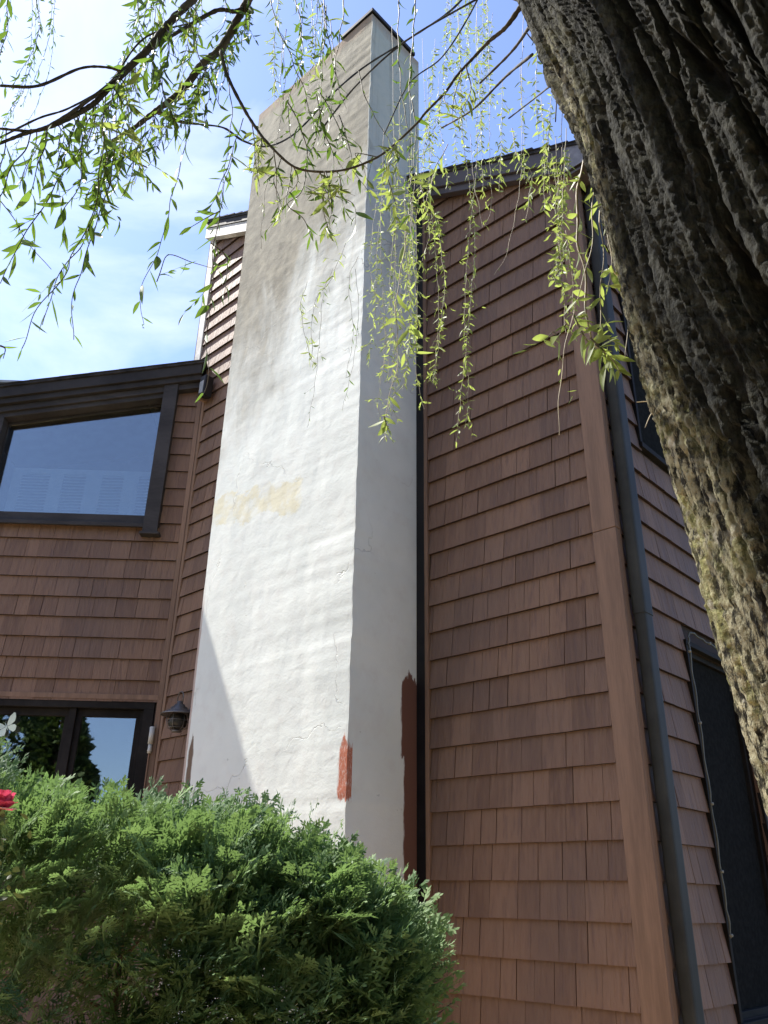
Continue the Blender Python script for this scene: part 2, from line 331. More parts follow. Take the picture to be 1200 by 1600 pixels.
mb.build('bounce_patio', mat_bounce_patio(), fix=False, kind='structure')  # unseen warm paving, added to bounce light onto the walls

# ------------------------------------------------------------------ house (local frame: x = -s along the big wall, y = into the house)
OX, OY = 1.3468, 4.3600
house = empty('house', (OX, OY, 0), R(-42.977), label='brown shingle-clad house with a tall pale stucco chimney and charcoal-framed windows', cat='house')
def fA(u, o, z): return (-u, -o, z)
def fB(u, o, z): return (o, u, z)
C0 = 4.53
def fC(u, o, z): return (-C0+.709*u+.705*o, .705*u-.709*o, z)
def roofA(s): return 6.62+0.505*s
def roofC(c): return 6.79+0.193*c          # top line of the raking roof of the wing (c is negative)

def shingles(name, f, e, phase, zmin, zmax, ranges, mat, wmin=.10, wmax=.19, ob=.027, seed=1, label=None):
    rd = random.Random(seed); mb = MB(f); k0 = math.floor((zmin-phase)/e)
    k = k0
    while phase+k*e < zmax:
        zb = phase+k*e; zt = zb+e+.003
        smoothrow = rd.random() < .15
        for (ua, ub) in ranges(zb, zb+e):
            u = ua-rd.random()*wmax*.6
            while u < ub:
                wd = rd.uniform(wmin, wmax); a = max(ua, u); gap = rd.choice([.0015, .0022, .003, .004, .0055]) if not smoothrow else .001
                b = min(ub, u+wd-gap)
                if b-a > .012:
                    o1 = ob+rd.uniform(-.0016, .0016) if not smoothrow else ob+rd.uniform(-.0004, .0004)
                    o2 = .0045+rd.uniform(-.0005, .0005); zz = zb+rd.uniform(-.0012, .0012)
                    p = [f(a, o1, zz), f(b, o1, zz), f(b, o2, zt), f(a, o2, zt), f(a, .0, zz), f(b, .0, zz), f(b, .0, zt), f(a, .0, zt)]
                    mb.raw(p, [(0, 1, 2, 3), (0, 3, 7, 4), (1, 5, 6, 2), (3, 2, 6, 7)]); mb.raw([f(a, o1, zz), f(b, o1, zz), f(b, 0, zz), f(a, 0, zz)], [(0, 3, 2, 1)], 1)
                u += wd
        k += 1
    return mb

# --- big wall A: backing + shingles
def rA(za, zb):
    out = []
    # right of the chimney: 0.125 .. 1.385
    lim = lambda s0, s1: (max(s0, (za-6.62+.20)/.505), s1)
    for s0, s1 in ((.125, 1.385), (3.17, 4.50 if za < 6.6 else 4.70)):
        a, b = lim(s0, s1)
        if b-a > .02: out.append((a, b))
    return out
wA = MB(fA)
wA.prism([(0.0, 0), (4.75, 0), (4.75, roofA(4.75)-.06), (0.0, roofA(0)-.06)], -.12, 0)
oA = wA.build('wall', BACK, house, label='big shingled wall behind the stucco chimney')
sA = shingles('siding', fA, .1885, 3.197, 0, 9.0, rA, SH, seed=3)
sA.build('siding', [SH, BUTT], oA, fix=False)
# --- side wall B (s = 0), windows w2 (upper) and w1 (lower)
WB = [(.50, 1.75, 4.35, 6.3), (.765, 1.60, 1.04, 3.03)]
def rB(za, zb):
    segs = [(0.02, 6.0)]
    for a, b, z0, z1 in WB:
        if zb > z0+.03 and za < z1-.03:
            segs = [q for s_ in segs for q in ((s_[0], min(s_[1], a)), (max(s_[0], b), s_[1])) if q[1]-q[0] > .01]
    return segs
wB = MB(fB)
zsB = [0, 1.04, 3.03, 4.35, 6.3, 6.52]
for i in range(5):
    z0, z1 = zsB[i], zsB[i+1]; segs = [(0.0, 6.0)]
    for a, b, q0, q1 in WB:
        if q0 <= z0+.001 and z1 <= q1+.001: segs = [(0.0, a), (b, 6.0)]
    for a, b in segs: wB.box(a, b, -.12, -.001, z0, z1)
oB = wB.build('wall', BACK, house, label='narrow side wall with two screened windows')
shingles('siding', fB, .186, 3.173, 0, 6.45, rB, SH, seed=9, wmin=.09, wmax=.17).build('siding', [SH, BUTT], oB, fix=False)
# --- wing wall C
def rC(za, zb):
    lo = -5.2; hi = -.055; segs = [(lo, hi)]
    def cut(a, b):
        nonlocal segs
        segs = [q for s_ in segs for q in ((s_[0], min(s_[1], a)), (max(s_[0], b), s_[1])) if q[1]-q[0] > .01]
    if za > 4.85: cut(-2.12, -.262 if zb < 4.93 else -.262)
    if za < 3.0 and zb > 1.75: cut(-2.5, -.06)
    top = (za+.28-6.79)/.193       # roof line
    segs = [(max(a, top), b) for a, b in segs if b-max(a, top) > .02]
    return segs
wC = MB(fC)
wC.box(-5.2, 0.1, -.12, -.001, 0, 1.75); wC.box(-5.2, -2.4, -.12, -.001, 1.75, 3.16); wC.box(-.07, .1, -.12, -.001, 1.75, 3.16)
wC.box(-5.2, 0.1, -.12, -.001, 3.16, 4.93)
wC.prism([(-5.2, 4.93), (-2.05, 4.93), (-2.05, roofC(-2.05)-.1), (-5.2, roofC(-5.2)-.1)], -.12, -.001)
wC.prism([(-.35, 4.93), (0.1, 4.93), (0.1, roofC(.1)-.1), (-.35, roofC(-.35)-.1)], -.12, -.001)
oC = wC.build('wall', BACK, house, label='lower left wall with the trapezoid window')
shingles('siding', fC, .197, 4.529, 0, 6.6, rC, SH, seed=21, wmin=.11, wmax=.22).build('siding', [SH, BUTT], oC, fix=False)
# sill course trim above the lower window
mb = MB(fC); mb.box(-5.2, -.03, 0, .030, 3.17, 3.215); mb.build('trim_board', TRIM, house)
# closing walls, rooms
mb = MB()
mb.prism([(-6.0, 0), (-6.0, 0)], 0, 0) if False else None
mb.box(-4.85, 0, 5.9, 6.0, 0, 6.5)
mb.box(-4.86, -4.76, 0.02, 6.0, 3.0, 9.0)
mb.build('wall', BACK, house, label='rear walls of the house')
def room(c0, c1, d, z0, z1, mat=ROOM):
    m_ = MB(fC); t = .03
    m_.box(c0, c1, -d-t, -d, z0, z1); m_.box(c0, c1, -d, -.13, z0-t, z0); m_.box(c0, c1, -d, -.13, z1, z1+t)
    m_.box(c0-t, c0, -d, -.13, z0, z1); m_.box(c1, c1+t, -d, -.13, z0, z1)
    m_.build('room_lining', mat, house)
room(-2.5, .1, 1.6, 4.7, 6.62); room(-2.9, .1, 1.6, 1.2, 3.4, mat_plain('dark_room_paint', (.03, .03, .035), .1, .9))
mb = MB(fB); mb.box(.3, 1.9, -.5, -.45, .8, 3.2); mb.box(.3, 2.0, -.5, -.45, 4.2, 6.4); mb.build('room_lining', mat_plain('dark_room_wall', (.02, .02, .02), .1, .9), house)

# --- corner boards and trims
mb = MB(); s0 = .122
for z0, z1 in ((0, 3.565), (3.569, 6.60)):
    mb.box(-s0, .028, -.030, -.001, z0, z1)             # face on wall A, wraps the corner
    mb.box(.001, .028, -.0005, .035, z0, z1)
mb.build('corner_board', TRIM, house, bevel=.002)
mb = MB(fA); mb.box(1.388, 1.418, 0, .034, 0, roofA(1.39)-.2); mb.build('trim_board', TRIM, house, bevel=.002)
mb = MB(fA); mb.box(1.422, 1.500, 0, .020, 0, roofA(1.45)-.12); mb.build('flashing', BLACK, house)
mb = MB(fA); mb.box(4.46, 4.50, 0, .03, 0, 6.75); mb.build('trim_board', TRIM, house, bevel=.002)
mb = MB(fC); mb.box(-.052, -.005, 0, .03, 0, 6.60); mb.build('trim_board', TRIM, house, bevel=.002)
mb = MB(fA); mb.box(4.66, 4.765, -.06, .032, 6.6, roofA(4.7)-.27); mb.build('corner_board', PALE, house, bevel=.003, label='pale sunlit corner board above the lower roof')  # sunlight put into the board's pale colour

# --- roof A
def rake(name, f, zf, a0, a1, parts, parent):
    out = []
    for (nm, mat, o0, o1, d0, d1) in parts:
        m_ = MB(f); m_.prism([(a0, zf(a0)-d1), (a1, zf(a1)-d1), (a1, zf(a1)-d0), (a0, zf(a0)-d0)], o0, o1)
        out.append(m_.build(nm, mat, parent, bevel=.002))
    return out
rf = MB(fA)
rf.prism([(-.16, roofA(-.16)-.035), (4.78, roofA(4.78)-.035), (4.78, roofA(4.78)-.012), (-.16, roofA(-.16)-.012)], -6.1, .135)
rd = random.Random(4); u = -.20
while u < 4.7:                                   # butt ends of the shingle courses stepping up the rake
    m_ = .145; rf.prism([(u, roofA(u)-.010), (u+m_, roofA(u+m_)-.011), (u+m_, roofA(u+m_)-.004), (u, roofA(u)+.010+rd.uniform(-.004, .004))], -6.1, .146+rd.uniform(-.004, .006)); u += m_
roofo = rf.build('roof', ROOF, house, label='dark raking roof of the tall wall')
rake('fascia', fA, roofA, -.14, 3.6, [('fascia', TRIM2, .085, .122, .037, .175), ('fascia', TRIM2, .040, .098, .176, .245)], roofo)
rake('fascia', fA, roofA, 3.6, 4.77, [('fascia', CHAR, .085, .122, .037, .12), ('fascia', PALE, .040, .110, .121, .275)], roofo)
# eave over wall B with gutter end plate
mb = MB(fB); mb.box(-.115, 6.1, .03, .16, 6.30, 6.32); mb.build('soffit', TRIM2, roofo)
mb = MB(fB); mb.box(-.118, 6.1, .158, .176, 6.30, 6.505); mb.build('gutter', TRIM2, roofo, bevel=.002)
mb = MB(fB); mb.prism([(.02, 6.30), (.176, 6.30), (.176, 6.50), (.10, 6.575), (.02, 6.60)], 0, 0) if False else None
mb = MB(lambda a, b, c: (a, b, c)); mb.prism([(.0, 6.34), (.178, 6.34), (.178, 6.515), (.0, 6.60)], -.126, -.120); mb.build('flashing', GALV, roofo)

# --- roof C (wing)
rf = MB(fC)
rf.prism([(-5.4, roofC(-5.4)-.03), (.02, roofC(.02)-.03), (.02, roofC(.02)-.006), (-5.4, roofC(-5.4)-.006)], -3.5, .185)
rooc = rf.build('roof', ROOF, house, label='low raking roof over the trapezoid window')
mb = MB(fC); u = -5.4
while u < -.05:
    mb.prism([(u, roofC(u)-.006), (min(u+.3, .0), roofC(min(u+.3, 0))-.006), (min(u+.3, .0), roofC(min(u+.3, 0))+.002), (u, roofC(u)+.004)], -3.5, .195); u += .301
mb.build('shingle_edge', ROOF, rooc)
rake('fascia', fC, roofC, -5.4, -.02, [('fascia', CHAR, .12, .165, .032, .150), ('fascia', CHAR, .05, .135, .152, .215), ('fascia', CHAR2, .0, .09, .217, .285)], rooc)
rake('soffit', fC, roofC, -5.4, -.02, [('soffit', CHAR, .0, .12, .145, .151)], rooc)

# --- trapezoid window (recessed)
win = empty('window'); win.parent = house; win['label'] = 'trapezoid window with charcoal casing under the low roof'
def topW(c, d=0): return 6.52+.193*(c+.27)-d
mb = MB(fC); ofs, ofb = .060, -.055
cL, cR, zb = -2.10, -.262, 4.872
iL, iR, ib = -2.02, -.395, 4.985
def strip(m_, pts_out, pts_in, o0, o1):
    n = len(pts_out)
    for i in range(n):
        j = (i+1) % n; m_.prism([pts_out[i], pts_out[j], pts_in[j], pts_in[i]], o0, o1)
outp = [(cL, zb), (cR, zb), (cR, topW(cR)), (cL, topW(cL))]
inp = [(iL, ib), (iR, ib), (iR, topW(iR, .12)), (iL, topW(iL, .12))]
strip(mb, outp, inp, ofb, ofs)
mb.build('frame', CHAR2, win, bevel=.003)
mb = MB(fC); mb.prism([(-.402, 4.79), (-.257, 4.79), (-.257, topW(-.257)), (-.402, topW(-.402))], .076, .112)
mb.box(-.425, -.235, .0, .125, 4.765, 4.789); mb.box(cL, -.404, .076, .10, 4.845, 4.885)
mb.build('casing', CHAR2, win, bevel=.002)
mb = MB(fC); sp = [(iL+.012, ib+.012), (iR-.012, ib+.012), (iR-.012, topW(iR, .145)), (iL+.012, topW(iL, .145))]
strip(mb, inp, sp, -.09, -.056); mb.build('sash', CHAR, win)
mb = MB(fC); mb.prism(sp, -.082, -.076); mb.build('pane', GLASS, win)
# cafe shutters behind the glass
mb = MB(fC); zt = 5.70
mb.box(-2.0, -.44, -.40, -.375, zt-.055, zt)
edges = [-2.0, -1.93, -1.53, -1.44, -1.10, -1.01, -.67, -.60, -.44]
for a, b in ((-2.0, -1.90), (-1.60, -1.46), (-1.22, -1.05), (-.82, -.66), (-.47, -.42)): mb.box(a, b, -.40, -.375, 4.95, zt-.056)
for a, b in ((-1.90, -1.60), (-1.46, -1.22), (-1.05, -.82), (-.66, -.47)):
    z = 4.97
    while z < zt-.08:
        mb.prism([(z, 0)], 0, 0) if False else None
        m_ = [fC(a, -.37, z), fC(b, -.37, z), fC(b, -.405, z+.028), fC(a, -.405, z+.028), fC(a, -.374, z-.005), fC(b, -.374, z-.005), fC(b, -.409, z+.023), fC(a, -.409, z+.023)]
        mb.raw(m_, [(0, 1, 2, 3), (4, 7, 6, 5), (0, 4, 5, 1), (2, 6, 7, 3), (0, 3, 7, 4), (1, 5, 6, 2)]); z += .036
mb.build('shutter', CURT, win)

# --- lower window (three lights, only the top shows above the hedge)
win2 = empty('window'); win2.parent = house; win2['label'] = 'lower window with dark casing behind the hedge top'
mb = MB(fC); lo, hi, b0, t0 = -2.5, -.072, 1.75, 3.165
mb.box(lo, hi, -.10, .02, t0-.075, t0); mb.box(lo, hi, -.10, .05, b0-.04, b0+.05); mb.box(lo, lo+.07, -.10, .02, b0+.051, t0-.076); mb.box(hi-.09, hi, -.10, .02, b0+.051, t0-.076)
mb.box(hi-.125, hi-.093, -.10, -.02, b0+.051, t0-.076)
for c in (-.80, -1.66): mb.box(c-.03, c+.03, -.10, -.005, b0+.051, t0-.076)
mb.build('frame', WDARK, win2, bevel=.002)
for a, b in ((-.77, -.195), (-1.63, -.83), (-2.43, -1.69)):
    s_ = MB(fC); z0, z1 = b0+.052, t0-.077; fw = .045
    s_.box(a+.001, b-.001, -.09, -.045, z1-fw-.02, z1); s_.box(a+.001, b-.001, -.09, -.045, z0, z0+fw)
    s_.box(a+.001, a+fw, -.09, -.045, z0+fw+.001, z1-fw-.021); s_.box(b-fw, b-.001, -.09, -.045, z0+fw+.001, z1-fw-.021)
    so_ = s_.build('sash', WDARK, win2, bevel=.002)
    s_ = MB(fC); s_.box(a+fw+.001, b-fw-.001, -.072, -.066, z0+fw+.001, z1-fw-.021); s_.build('pane', GLASS, so_)

# --- side windows with dark screens
for k, (a, b, z0, z1) in enumerate(WB):
    wi = empty('window'); wi.parent = house; wi['label'] = ('upper screened side window behind the trunk', 'lower screened side window beside the downspout')[k]
    fr = MB(fB); q = .035
    fr.box(a-.03, a, -.06, .034, z0, z1); fr.box(b, b+.03, -.06, .034, z0, z1); fr.box(a-.03, b+.03, -.06, .036, z1+.001, z1+.035); fr.box(a-.035, b+.035, -.06, .045, z0-.04, z0-.001)
    fr.box(a+.001, a+q, -.055, -.015, z0, z1); fr.box(b-q, b-.001, -.055, -.015, z0, z1); fr.box(a+q, b-q, -.055, -.015, z1-q, z1-.001); fr.box(a+q, b-q, -.055, -.015, z0, z0+q)
    fr.build('frame', WDARK, wi, bevel=.002)
    pn = MB(fB); pn.box(a+q, b-q, -.045, -.040, z0+q, z1-q); pn.build('screen', SCREEN, wi)

# --- downspout
def superell(cx, cy, wx, wy, n=12, r=.3):
    return [(cx+wx*math.copysign(abs(math.cos(t))**r, math.cos(t)), cy+wy*math.copysign(abs(math.sin(t))**r, math.sin(t))) for t in [2*math.pi*(i+.5)/n for i in range(n)]]
mb = MB()
def duct(z0, z1, g=0):
    a = superell(.072, .096, .036+g, .052+g, 16, .34); n = len(a)
    mb.raw([(x, y, z0) for x, y in a]+[(x, y, z1) for x, y in a], [(i, (i+1) % n, n+(i+1) % n, n+i) for i in range(n)]+[tuple(range(n)), tuple(range(2*n-1, n-1, -1))])
duct(0.15, 3.09); duct(3.05, 6.2, .004)

mb.tube([(.078, .105, 6.18), (.09, .10, 6.26), (.115, .10, 6.32)], .05, 10)
mb.build('downspout', SPOUT, house, label='dark metal downspout at the corner of the brown wall')

# --- chimney
def chimney():
    s0, s1, t0, t1, H = 1.50, 3.145, -.6435, .02, 9.05
    # subdivided shell with undulating plaster
    sub = []
    V = []; Q = []
    def grid(P, nu, nv, amp):
        b = len(V)
        for j in range(nv+1):
            for i in range(nu+1):
                V.append(P(i/nu, j/nv, amp*min(1, 6*min(i/nu, 1-i/nu))))
        for j in range(nv):
            for i in range(nu): Q.append((b+j*(nu+1)+i, b+j*(nu+1)+i+1, b+(j+1)*(nu+1)+i+1, b+(j+1)*(nu+1)+i))
    from mathutils import noise as mn
    def und(a, z): return mn.fractal(Vector((a*1.1, 3.7, z*.55)), .7, 2.1, 5)*1.0+.22*mn.fractal(Vector((a*4.0+z*1.2, 9.1, z*2.2-a*.8)), .7, 2.1, 4)
    def edge(z, k): return .006*mn.noise(Vector((k, 0, z*4.0)))+.0025*mn.noise(Vector((k, 5, z*17.0)))
    def Pf(u_, v_, a):
        s_ = s0+(s1-s0)*u_; z = H*v_
        return (-s_+(edge(z, 1)*(1-u_)+edge(z, 2)*u_), t0-a*und(s_, z)+edge(z, 1)*(1-u_), z+(.012*mn.noise(Vector((s_*5, 1, 1))) if v_ == 1 else 0))
    grid(Pf, 90, 420, .0055)
    def Ps(u_, v_, a):
        t = t0+(t1-t0)*u_; z = H*v_
        return (-s0+edge(z, 1)*(1-u_)+a*und(t+9, z), t+edge(z, 1)*(1-u_), z+(.012*mn.noise(Vector((s0*5, 1, 1)))*(1-u_) if v_ == 1 else 0))
    grid(Ps, 30, 420, .0035)
    b = len(V); V.extend([(-s1, t0, 0), (-s1, t0, H), (-s1, t1, H), (-s1, t1, 0), (-s0, t1, H-.004), (-s1, t1, H-.004), (-s1, t0+.003, H-.004), (-s0-.003, t0+.003, H-.004)])
    Q.append((b, b+1, b+2, b+3)); Q.append((b+4, b+5, b+6, b+7))
    me = np_mesh('chimney', np.array(V), np.array(Q), [STUC], smooth=True)
    o = link_mesh('chimney', me, house, label='tall cream stucco chimney, grey-brown and weathered near the top')
    mb = MB(fA); mb.box(1.482, 1.91, .05, .662, 9.060, 9.105); mb.build('cap', BLACK, o, bevel=.004)
    mb = MB(fA); mb.box(1.56, 3.10, .06, .60, 9.052, 9.060); mb.build('crown_slab', mat_plain('old_mortar', (.25, .22, .19), .2, .9, .004, 30), o)
    mb = MB(); mb.lathe([(.0, .0), (.075, .0), (.075, .16), (.10, .17), (.09, .20), (.03, .235), (0, .24)], (-2.62, -.46, 9.06), 18); mb.build('glint_flue', PALE, o, smooth=True)  # pale flue added to stand in for a bright spot above the edge
chimney()

# ------------------------------------------------------------------ wall lantern (barn style) on the strip of wall left of the chimney
HM = Matrix.Translation((OX, OY, 0)) @ Matrix.Rotation(R(-42.977), 4, 'Z')
def W(p): return HM @ Vector(p)
lb = W(fA(4.01, .17, 2.88))
lan = empty('wall_lantern', lb, R(-42.977), label='old grey metal wall lantern with wide round hood and ring, left of the chimney', cat='lantern')
mb = MB(); k = 0.80
mb.lathe([(0, .235*k), (.03*k, .235*k), (.035*k, .205*k), (.055*k, .20*k), (.06*k, .175*k), (.085*k, .17*k), (.09*k, .15*k), (.175*k, .105*k), (.19*k, .09*k), (.186*k, .086*k), (.08*k, .13*k), (0, .135*k)], (0, 0, 0), 28)
mb.build('hood', GALV, lan, smooth=True)
mb = MB(); mb.tube([(-.05*k, 0, .22*k), (-.052*k, 0, .29*k), (-.03*k, 0, .33*k), (0, 0, .34*k), (.03*k, 0, .33*k), (.052*k, 0, .29*k), (.05*k, 0, .22*k)], .006*k, 8); mb.build('ring', GALV, lan, smooth=True)
mb = MB(); mb.lathe([(.0, -.06*k), (.06*k, -.055*k), (.095*k, -.02*k), (.1*k, .03*k), (.085*k, .08*k), (.07*k, .10*k)], (0, 0, 0), 24); mb.build('globe', mat_plain('sooty_glass', (.035, .033, .03), .3, .25, .0005, 20), lan, smooth=True)
mb = MB()
for j in range(6):
    a = j*math.pi/3; mb.tube([(math.cos(a)*q*k, math.sin(a)*q*k, z*k) for q, z in ((.10, .12), (.118, .03), (.10, -.04), (.045, -.075))], .0035*k, 6)
for z, r_ in ((.03, .118), (-.045, .095)): mb.tube([(r_*k*math.cos(t*math.pi/8), r_*k*math.sin(t*math.pi/8), z*k) for t in range(17)], .0035*k, 5)
mb.lathe([(0, -.09*k), (.05*k, -.085*k), (.052*k, -.07*k), (0, -.066*k)], (0, 0, 0), 16); mb.build('cage', GALV, lan, smooth=True)
mb = MB(); mb.tube([(0.0, 0, .13*k), (.06*k, .09, .15*k), (.04, .13, .15*k), (.03, .15, .12*k)], .008, 8); mb.tube([(.03, .10, .11), (.03, .155, .11)], .045, 14); mb.tube([(.06, .0, .09), (.07, .08, .12), (.05, .14, .10)], .006, 8)
mb.build('bracket', GALV, lan, smooth=True)

# small thermometer beside the lower window
tp = W(fC(-.058, .05, 2.72))
th = empty('thermometer', tp, 0, label='slim pale tube thermometer on a rod at the right edge of the lower window', cat='thermometer')
mb = MB(); mb.tube([(0, 0, .06), (0, 0, .20)], .023, 14); mb.lathe([(0, .212), (.02, .208), (.0245, .2), (.0245, .19)], (0, 0, 0), 14); mb.build('tube', PLAS, th, smooth=True)
mb = MB(); mb.tube([(0, 0, -.02), (0, 0, .055)], .017, 12); mb.lathe([(.0175, -.004), (.020, .0), (.020, .008), (.0175, .012)], (0, 0, 0), 12); mb.build('collar', PLAS, th, smooth=True)
mb = MB(); mb.tube([(0, 0, -1.2), (0, 0, -.02)], .007, 8); mb.box(-.02, .02, .0, .03, -.9, -.88); mb.build('rod', TRIM, th)

# butterfly ornament stuck in the dark pane
bp = W(fC(-1.37, -.040, 2.915))
bt = empty('butterfly_ornament', bp, 0, label='pale green butterfly ornament on the dark glass of the lower window', cat='ornament')
BUT = mat_plain('pale_green_enamel', (.66, .78, .68), .08, .4)
def wing(pts, mir, nm):
    m_ = MB(); P = [(x*mir*1.3, -.002-.25*abs(x), z*1.3) for x, z in pts]; Qp = [(x, y-.003, z) for x, y, z in P]; n = len(P)
    m_.raw(P+Qp, [tuple(range(n)), tuple(range(2*n-1, n-1, -1))]+[(i, (i+1) % n, n+(i+1) % n, n+i) for i in range(n)]); o = m_.build(nm, BUT, bt); o.rotation_euler = (0, R(-28), 0)
up_ = [(.004, .004), (.02, .03), (.045, .055), (.078, .066), (.088, .058), (.082, .03), (.066, .008), (.035, -.002)]
lo_ = [(.004, .0), (.035, -.004), (.058, -.012), (.066, -.03), (.05, -.052), (.03, -.055), (.012, -.03)]
for mi_ in (1, -1): wing(up_, mi_, 'wing'); wing(lo_, mi_, 'wing')
mb = MB(); mb.tube([(0, -.006, -.035), (0, -.008, 0), (0, -.006, .03)], [.003, .005, .003], 8); mb.tube([(0, -.006, .03), (.012, -.006, .05)], .001, 4); mb.tube([(0, -.006, .03), (-.012, -.006, .05)], .001, 4)
b_ = mb.build('butterfly_body', BUT, bt); b_.rotation_euler = (0, R(-28), 0)

# flood light at the end of the low roof
fp = W(fA(4.34, .10, 6.42))
fl = empty('flood_light', fp, R(-42.977), label='small black flood light at the inner corner beside the end of the low roof', cat='light')
mb = MB(); mb.prism([(-.05, -.11), (.05, -.13), (.06, .12), (-.045, .13)], -.06, .045); mb.build('housing', BLACK, fl, bevel=.008)
mb = MB(); mb.prism([(-.03, -.09), (.035, -.10), (.04, .05), (-.03, .05)], -.068, -.0605); mb.build('lens', mat_plain('grey_lens', (.25, .26, .27), .1, .25), fl, bevel=.002)
mb = MB(); mb.box(-.10, -.07, -.02, .08, -.12, .16); mb.tube([(-.07, 0, .02), (-.03, 0, .04)], .012, 8); mb.build('mounting_plate', TRIM, fl, bevel=.003)

# cable clipped round the lower side window
mb = MB(fB)
pt = [(1.62, .052, 3.11), (1.3, .055, 3.095), (1.0, .056, 3.10), (.80, .055, 3.115), (.745, .055, 3.10), (.728, .052, 3.02), (.724, .05, 2.6), (.722, .05, 2.1), (.722, .05, 1.6), (.725, .05, 1.40)]
pp = []
for i in range(len(pt)-1):
    for j in range(8):
        f_ = j/8; pp.append(tuple(pt[i][q]*(1-f_)+pt[i+1][q]*f_+.003*math.sin(i*5+j*1.3+q) for q in range(3)))
cab = empty('cable', W(fB(.725, .05, 1.40)), 0, label='thin pale cable clipped along the edge of the lower screened side window', cat='cable')
M_ = Matrix.Translation(-Vector(W(fB(.725, .05, 1.40))))
mb = MB(); mb.tube([M_ @ W(fB(a, b, c)) for a, b, c in pp], .0055, 7); mb.build('sleeve', CLIP, cab, smooth=True)
for zz in (2.98, 2.55, 2.1, 1.75, 1.44):
    q = M_ @ W(fB(.722, .054, zz)); mb = MB(); mb.lathe([(0, -.008), (.009, -.007), (.011, 0), (.009, .007), (0, .008)], tuple(q), 10); mb.build('clip', CLIP2, cab, smooth=True)
q = M_ @ W(fB(1.05, .06, 3.10)); mb = MB(); mb.lathe([(0, -.008), (.009, -.007), (.011, 0), (.009, .007), (0, .008)], tuple(q), 10); mb.build('clip', CLIP2, cab, smooth=True)

# ------------------------------------------------------------------ placing by sight line and horizontal distance
def ray(x, y):
    d = _f+(x-600)/F_PX*_r-(y-800)/F_PX*_u; return d
def at(x, y, h):
    d = ray(x, y); return CAM+d*(h/math.hypot(d[0], d[1]))
def smooth_curve(P, n=10):
    P = [np.array(p, float) for p in P]
    if len(P) == 2: return [P[0]*(1-t)+P[1]*t for t in np.linspace(0, 1, n+1)]
    out = []; Q = [2*P[0]-P[1]]+P+[2*P[-1]-P[-2]]
    for i in range(1, len(Q)-2):
        a, b, c, d = Q[i-1], Q[i], Q[i+1], Q[i+2]
        for t in np.linspace(0, 1, n, endpoint=False):
            out.append(.5*((2*b)+(c-a)*t+(2*a-5*b+4*c-d)*t*t+(3*b-a-3*c+d)*t**3))
    out.append(P[-1]); return out

# ------------------------------------------------------------------ willow
SIL = [(800, -40), (815, 0), (850, 90), (890, 160), (915, 230), (960, 380), (1000, 560), (1040, 700), (1085, 860), (1120, 1010), (1160, 1130), (1200, 1260), (1240, 1400)]
def trunk_axis():
    A = []
    for x, y in SIL:
        d = ray(x, y); hn = math.hypot(d[0], d[1]); h = 1.32-.12*(1-max(0, y)/1300); Rr = .44+.05*max(0, y)/1300
        az = math.atan2(d[0], d[1]); z = 1.6+h*d[2]/hn
        c = (h*math.sin(az)+Rr*math.cos(az), h*math.cos(az)-Rr*math.sin(az))
        A.append((z, c[0], c[1], Rr))
    A.sort(); A = np.array(A)
    lo = A[0].copy(); sl_ = (A[3]-A[0])/(A[3][0]-A[0][0])
    g = A[0]+sl_*(-A[0][0]); g[3] = .60
    hi = A[-1]+(A[-1]-A[-4])/(A[-1][0]-A[-4][0])*1.6; hi[3] = .40
    return np.vstack([g, A, hi])
AX = trunk_axis()
willow = empty('willow_tree', (AX[0][1], AX[0][2], 0), 0, label='large willow with thick mossy furrowed trunk leaning in from the right and hanging leafy strands', cat='tree')
WI = Vector((-AX[0][1], -AX[0][2], 0))
def vnoise(x, y, z, seed=0):
    xi = np.floor(x).astype(np.int64); yi = np.floor(y).astype(np.int64); zi = np.floor(z).astype(np.int64)
    xf = x-xi; yf = y-yi; zf = z-zi
    fx = xf*xf*xf*(xf*(xf*6-15)+10); fy = yf*yf*yf*(yf*(yf*6-15)+10); fz = zf*zf*zf*(zf*(zf*6-15)+10)
    def h(a, b, c):
        n = (a*374761393+b*668265263+c*2147483647+seed*974634777) & 0xffffffff
        n = ((n ^ (n >> 13))*1274126177) & 0xffffffff; n = n ^ (n >> 16)
        return (n & 0xffff)/65535.0*2-1
    r = 0
    for a in (0, 1):
        wx = fx if a else 1-fx
        for b in (0, 1):
            wy = fy if b else 1-fy
            for c in (0, 1):
                wz = fz if c else 1-fz; r = r+wx*wy*wz*h(xi+a, yi+b, zi+c)
    return r
